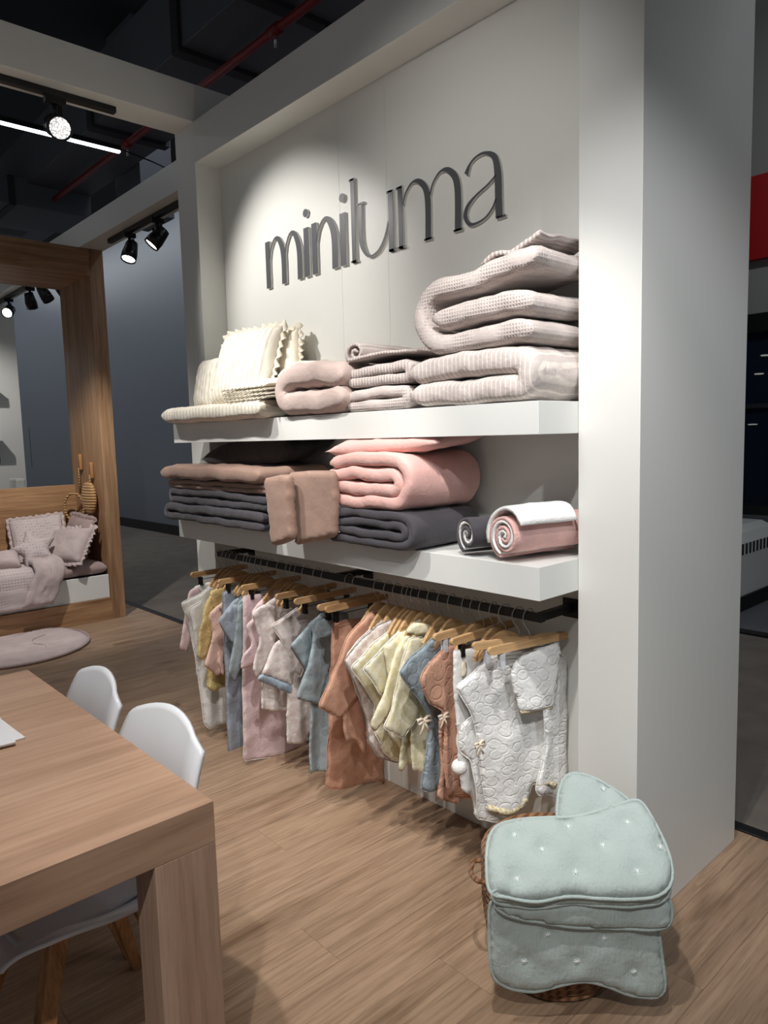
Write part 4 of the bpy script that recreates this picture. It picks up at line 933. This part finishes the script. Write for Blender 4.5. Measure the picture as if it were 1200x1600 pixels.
# rug
rg = thing('round_rug', 'round padded mauve play rug on the floor before the oak alcove', 'rug', (-4.75, -.42, 0))
def rugf(r, a): return (r*math.cos(a), r*math.sin(a))
RR = .53; V = []; F = []; nr, na = 12, 64
for k in range(nr+1):
    r_ = RR*(k/nr)
    for i in range(na):
        a = 2*math.pi*i/na; x_, y_ = rugf(r_, a); e = math.sqrt(max(0, 1-max(0, (r_-RR+.03)/.03)**2))
        V.append((max(x_, -.325+.002*k), y_, .006+.022*e+.010*nz(x_*6, y_*6, 3.1)*e+(.03*max(0, -x_-.2)*(1+nz(y_*9, 1, 1)) if x_ < -.2 else 0)))
for k in range(nr):
    for i in range(na): F.append([k*na+i, k*na+(i+1) % na, (k+1)*na+(i+1) % na, (k+1)*na+i])
b0 = len(V); V += [(max(-.325, RR*math.cos(2*math.pi*i/na)), RR*math.sin(2*math.pi*i/na), .0005) for i in range(na)]
for i in range(na): F.append([nr*na+i, nr*na+(i+1) % na, b0+(i+1) % na, b0+i])
F.append([b0+i for i in range(na)][::-1]); mesh('pad', V, F, 'mauve', rg, True)
for (cx, cy, r_, a0, a1) in ((.20, .02, .15, 60, 190), (.05, .30, .17, 190, 300)):
    MB().tube([(cx+r_*math.cos(R(a0+(a1-a0)*k/14)), cy+r_*math.sin(R(a0+(a1-a0)*k/14)), .030) for k in range(15)], .0022, 5).build('stitched_line', 'mauve_d', rg, True)
MB().tube([(max(-.325, RR*math.cos(2*math.pi*i/64)), RR*math.sin(2*math.pi*i/64), .012) for i in range(64)], .010, 6, True).build('piping', 'mauve_d', rg, True)
# pegs with woven toys on the alcove side
def peg(px, lab):
    P = ony(px, BY); o = thing('wall_peg', lab, 'peg', (P[0], BY, P[2])); MB().box(-.025, .025, -.030, -.0002, -.07, .07, .007).build('block', 'legwood', o, True); return P
p1 = peg((128, 722), 'small oak wall peg holding the woven hand mirror shape'); p2 = peg((145.5, 735), 'small oak wall peg holding the woven rattan pouch')
t1 = thing('rattan_ring', 'thin woven rattan ring on a cord hanging from the left peg', 'toy', tuple(p1))
MB().tube([(.062*math.cos(2*math.pi*i/28)-.04, -.080+.062*math.cos(2*math.pi*i/28), -.40+.125*math.sin(2*math.pi*i/28)) for i in range(28)], .011, 8, True).build('ring', 'rattan', t1, True)
MB().tube([(0, -.035, -.05), (.006, -.034, -.15), (-.04, -.018, -.28)], .006, 6).build('cord', 'rattan', t1, True)
t2 = thing('rattan_pouch', 'oval woven rattan pouch hanging from the right peg', 'toy', tuple(p2))
MB().lathe([(.002, -.375)]+[(.135*math.sin(math.pi*k/12)**.8, -.235-.14*math.cos(math.pi*k/12)) for k in range(1, 12)]+[(.002, -.095)], (0, 0, 0), 20).build('woven_body', 'rattan', t2, True)
for o in t2.children: o.scale = (1, .32, 1); o.location = (0, -.05, 0)
MB().tube([(0, -.035, -.04), (.02, -.04, -.08), (.03, -.05, -.12)], .006, 6).build('cord', 'rattan', t2, True)
# things beyond the alcove
dk = thing('round_stand', 'dark maroon rounded head on a thin stand, seen through the alcove at the left edge', 'stand', (-7.35, .10, 0))
MB().lathe([(.02, .95)]+[(.17*math.sin(math.pi*k/12), 1.37-.20*math.cos(math.pi*k/12)) for k in range(1, 12)]+[(.02, 1.57)], (0, 0, 0), 20).build('cushion', 'maroon', dk, True)
MB().lathe([(.20, 0), (.20, .02), (.03, .03), (.03, .96)], (0, 0, 0), 16).build('pole', 'black', dk, True)
sb = thing('white_box', 'small white display box seen just above the alcove back board', 'box', (-7.2, .36, 0)); MB().box(-.12, .12, -.03, .07, 0, 1.16, .02).build('body', 'shelfw', sb)

# ================================================================== SPOTLIGHTS ON TRACKS
def track(label, a, b, h=.028):
    t = thing('light_track', label, 'track'); x0, x1 = sorted((a[0], b[0])); y0, y1 = sorted((a[1], b[1]))
    hw = .018
    box('rail', 'black', x0-(hw if x1-x0 < .01 else 0), x1+(hw if x1-x0 < .01 else 0), y0-(hw if y1-y0 < .01 else 0), y1+(hw if y1-y0 < .01 else 0), a[2]-h, a[2], t, .003); return t
track('black lighting track under the pale beam over the table', (-2.5, -3.3, HT), (-2.5, -.357, HT))
track('black lighting track under the long beam, seen through the open bed alcove', (-7.9, .5, HT), (-5.84, .5, HT), .034)
track('black lighting track between the bed alcove and the display wall', (-4.72, .5, HT), (-2.63, .5, HT), .034)
def lamp(label, p, d, r=.052, L_=.13, fins=False, lit=True):
    t = thing('track_spotlight', label, 'spotlight', p); d = Vector(d).normalized()
    MB().box(-.018, .018, -.045, .045, -.032, 0, .003).build('adapter', 'black', t)
    MB().tube([(0, 0, -.03), (0, 0, -.085)], .012, 10).build('stem', 'black', t, True)
    q = d.to_track_quat('Z', 'Y').to_matrix().to_4x4(); hd_ = MB()
    prof = [(.004, -L_*.5), (r*.72, -L_*.48), (r*.8, -L_*.3)]
    if fins:
        for k in range(5): prof += [(r*.95, -L_*.3+.006+k*.010), (r*.95, -L_*.3+.010+k*.010), (r*.78, -L_*.3+.0105+k*.010), (r*.78, -L_*.3+.0145+k*.010)]
    prof += [(r, L_*.15), (r, L_*.5), (r*.9, L_*.5), (r*.86, L_*.42), (.004, L_*.42)]
    hd_.lathe(prof, (0, 0, 0), 24); c = Vector((0, 0, -.085-r*.8))
    o = hd_.build('head', 'blackp', t, True); o.matrix_local = Matrix.Translation(c) @ q
    if lit: l = MB().lathe([(.001, L_*.425), (r*.84, L_*.425), (r*.84, L_*.435), (.001, L_*.44)], (0, 0, 0), 24).build('lens', 'lens_d' if fins else 'lens', t, True); l.matrix_local = Matrix.Translation(c) @ q
    for s in (-1, 1):
        side = Vector((s*(r+.004), 0, 0)); MB().box(s*(r+.002)-.002, s*(r+.002)+.002, -.010, .010, -.09-r*.8, -.055, .001).build('yoke', 'black', t)
    return t
lamp('near spotlight with lit dotted lens below the beam over the table', (-2.5, -.634, HT-.028), (.88, -.14, -.40), .052, .19, True)
ZT = HT-.034
for px, lab, d, lit in ((203, 'lit black spotlight beside the bed alcove, left of the lit pair', (.20, -.35, -.9), True), (246, 'lit black spotlight beside the white display wall, right of the lit pair', (-.22, -.62, -.75), True),
                   (14, 'lit spotlight at the left picture edge seen through the alcove', (.72, -.55, -.42), True), (47, 'unlit black spotlight through the alcove, left of the dark pair', (-.35, .25, -.8), False), (69, 'unlit black spotlight through the alcove, right of the dark pair', (.30, .35, -.8), False), (93, 'unlit black spotlight half hidden by the alcove post', (.4, .4, -.8), False)):
    lo, hi = -9., -2.
    for _ in range(40):
        m = (lo+hi)/2; v = np.array((m, .5, HT-.12))-CAMP
        if 600+FPX*(v@RIGHT)/(v@_fwd) < px: lo = m
        else: hi = m
    lamp(lab, (lo, .5, ZT), d, .056, .15, False, lit)
# LED bar
ld = thing('led_bar', 'bright linear white light bar hanging below the dark ceiling', 'light'); box('diffuser', 'led', -5.055, -5.025, -3.0, .766, 3.885, 3.90, ld); box('housing', 'black', -5.06, -5.02, -3.0, .77, 3.90, 3.94, ld)
MB().tube([(-5.04, -2.5, 3.94), (-5.04, -2.5, 5.6)], .003, 5).build('wire', 'black', ld)
MB().tube([(-5.04, .77, 3.92), (-5.1, 1.1, 3.90), (-5.3, 1.4, 3.93), (-6.0, 1.55, 3.98)], .006, 5).build('cable', 'black', ld)
# ================================================================== CEILING SERVICES
d1 = thing('ceiling_duct', 'wide grey ventilation duct above the display wall, red pipe below it', 'duct'); box('body', 'duct', -9, 2, .70, 1.35, 4.2, 4.7, d1, .004)
for xx in (-5.4, -3.82, -2.95, -1.4):
    box('flange', 'duct2', xx-.05, xx+.05, .67, 1.38, 4.165, 4.74, d1, .004)
rp = thing('sprinkler_pipe', 'dark red sprinkler pipe under the grey duct', 'pipe'); MB().tube([(-7.15, .95, 4.08), (2, .95, 4.08)], .028, 10).build('pipe', 'redpipe', rp, True)
for xx in (-3.02, -5.3):
    MB().tube([(xx-.05, .95, 4.08), (xx+.05, .95, 4.08)], .037, 10).build('coupling', 'redpipe', rp, True); MB().tube([(xx, .95, 4.08), (xx, .95, 3.98)], .010, 8).build('sprinkler', 'steel', rp, True)
for i, (b, mat, lab) in enumerate([((-8.0, -7.2, -3.5, 1.35, 3.97, 4.25), 'duct', 'grey duct crossing low under the ceiling beyond the light bar'), ((-6.6, -6.0, 1.38, 1.72, 3.75, 5.6), 'duct', 'grey boxed riser hanging down behind the light bar'),
                                   ((-4.6, -3.6, -4, .35, 4.9, 5.3), 'duct2', 'dark duct crossing above the pale beam'), ((-3.3, -2.5, -4, .3, 4.75, 5.3), 'duct2', 'dark duct close to the top of the display wall')]):
    t = thing('ceiling_duct', lab, 'duct'); box('body', mat, *b, parent=t, b=.004)
    for k in range(3 if i != 1 else 0):
        yy = b[2]+(b[3]-b[2])*(k+.5)/3; box('flange', 'duct2', b[0]-.02, b[1]+.02, yy-.03, yy+.03, b[4]-.02, b[5]+.0, t)
ac = thing('cassette_unit', 'square ceiling cassette unit at the left picture edge', 'air unit', (-9.2, .75, 4.3)); MB().box(-.6, .6, -.9, .9, 0, .25, .02).build('casing', 'duct', ac); MB().box(-.4, .4, -.6, .6, -.02, .01, .01).build('grille', 'black', ac)
for dx_ in (-.4, .4): MB().tube([(dx_, 0, .25), (dx_, 0, 1.55)], .008, 6).build('rod', 'black', ac)

# ================================================================== FAR RIGHT, BEYOND THE AISLE
fr_ = tag(box('wall_far', 'grey', -3.2, 6, 5.0, 5.2, 2.49, 5.3), kind='structure')
box('red_fascia', 'red', -3.2, 6, 4.93, 5.0, 2.95, 3.655, fr_)
w1 = bpy.data.objects.new('window_1', None); COL.objects.link(w1); tag(w1, kind='structure')
box('frame_top', 'black', -3.2, 6, 4.97, 5.1, 2.33, 2.49, w1); box('frame_bottom', 'black', -3.2, 6, 4.97, 5.1, .70, .78, w1); box('sill', 'dgrey', -3.2, 6, 4.95, 5.1, .0, .70, w1)
box('pane', 'glass', -3.2, 6, 5.03, 5.04, .78, 2.33, w1)
for xx in (-1.42, .4, 2.2): box('mullion', 'duct2', xx-.02, xx+.02, 5.0, 5.08, .78, 2.33, w1)
box('transom', 'duct2', -3.2, 6, 5.0, 5.08, 1.66, 1.70, w1)
tag(box('wall_behind_glass', 'duct2', -4, 7, 8.6, 8.8, 0, 4), kind='structure')
ct = thing('white_counter', 'white rounded counter with a row of dark slots beyond the aisle', 'counter', (0, 0, 0))
pr_ = [(-2.6, .12)]+[(-1.33, .12), (-1.33, .55), (-1.37, .63), (-1.46, .67), (-2.6, .68)]
MB().prism(pr_, 3.95, 4.9, lambda a, b, h: (a, h, b)).build('body', 'shelfw', ct)
MB().prism([(-2.6, 0), (-1.31, 0), (-1.31, .12), (-2.6, .12)], 3.93, 4.92, lambda a, b, h: (a, h, b)).build('plinth', 'black', ct)
for k in range(12): box('slot', 'duct2', -1.331, -1.327, 4.0+.075*k, 4.035+.075*k, .46, .55, ct)
for k, (px, py) in enumerate(((1196, 556), (1186, 585), (1176, 664))):  # glowing discs stand in for small lights reflected in the glass
    P = ony((px, py), 7.2); t = thing('glass_glint', ['upper', 'middle', 'lower'][k]+' tiny glowing disc imitating a glint in the dark glass at the right', 'light', tuple(P))
    MB().lathe([(.001, 0), (.05, 0), (.05, .012), (.001, .014)], (0, 0, 0), 12).build('disc', 'lens', t); MB().tube([(0, 0, .014), (0, 0, 5.6-P[2])], .006, 5).build('stem', 'black', t)
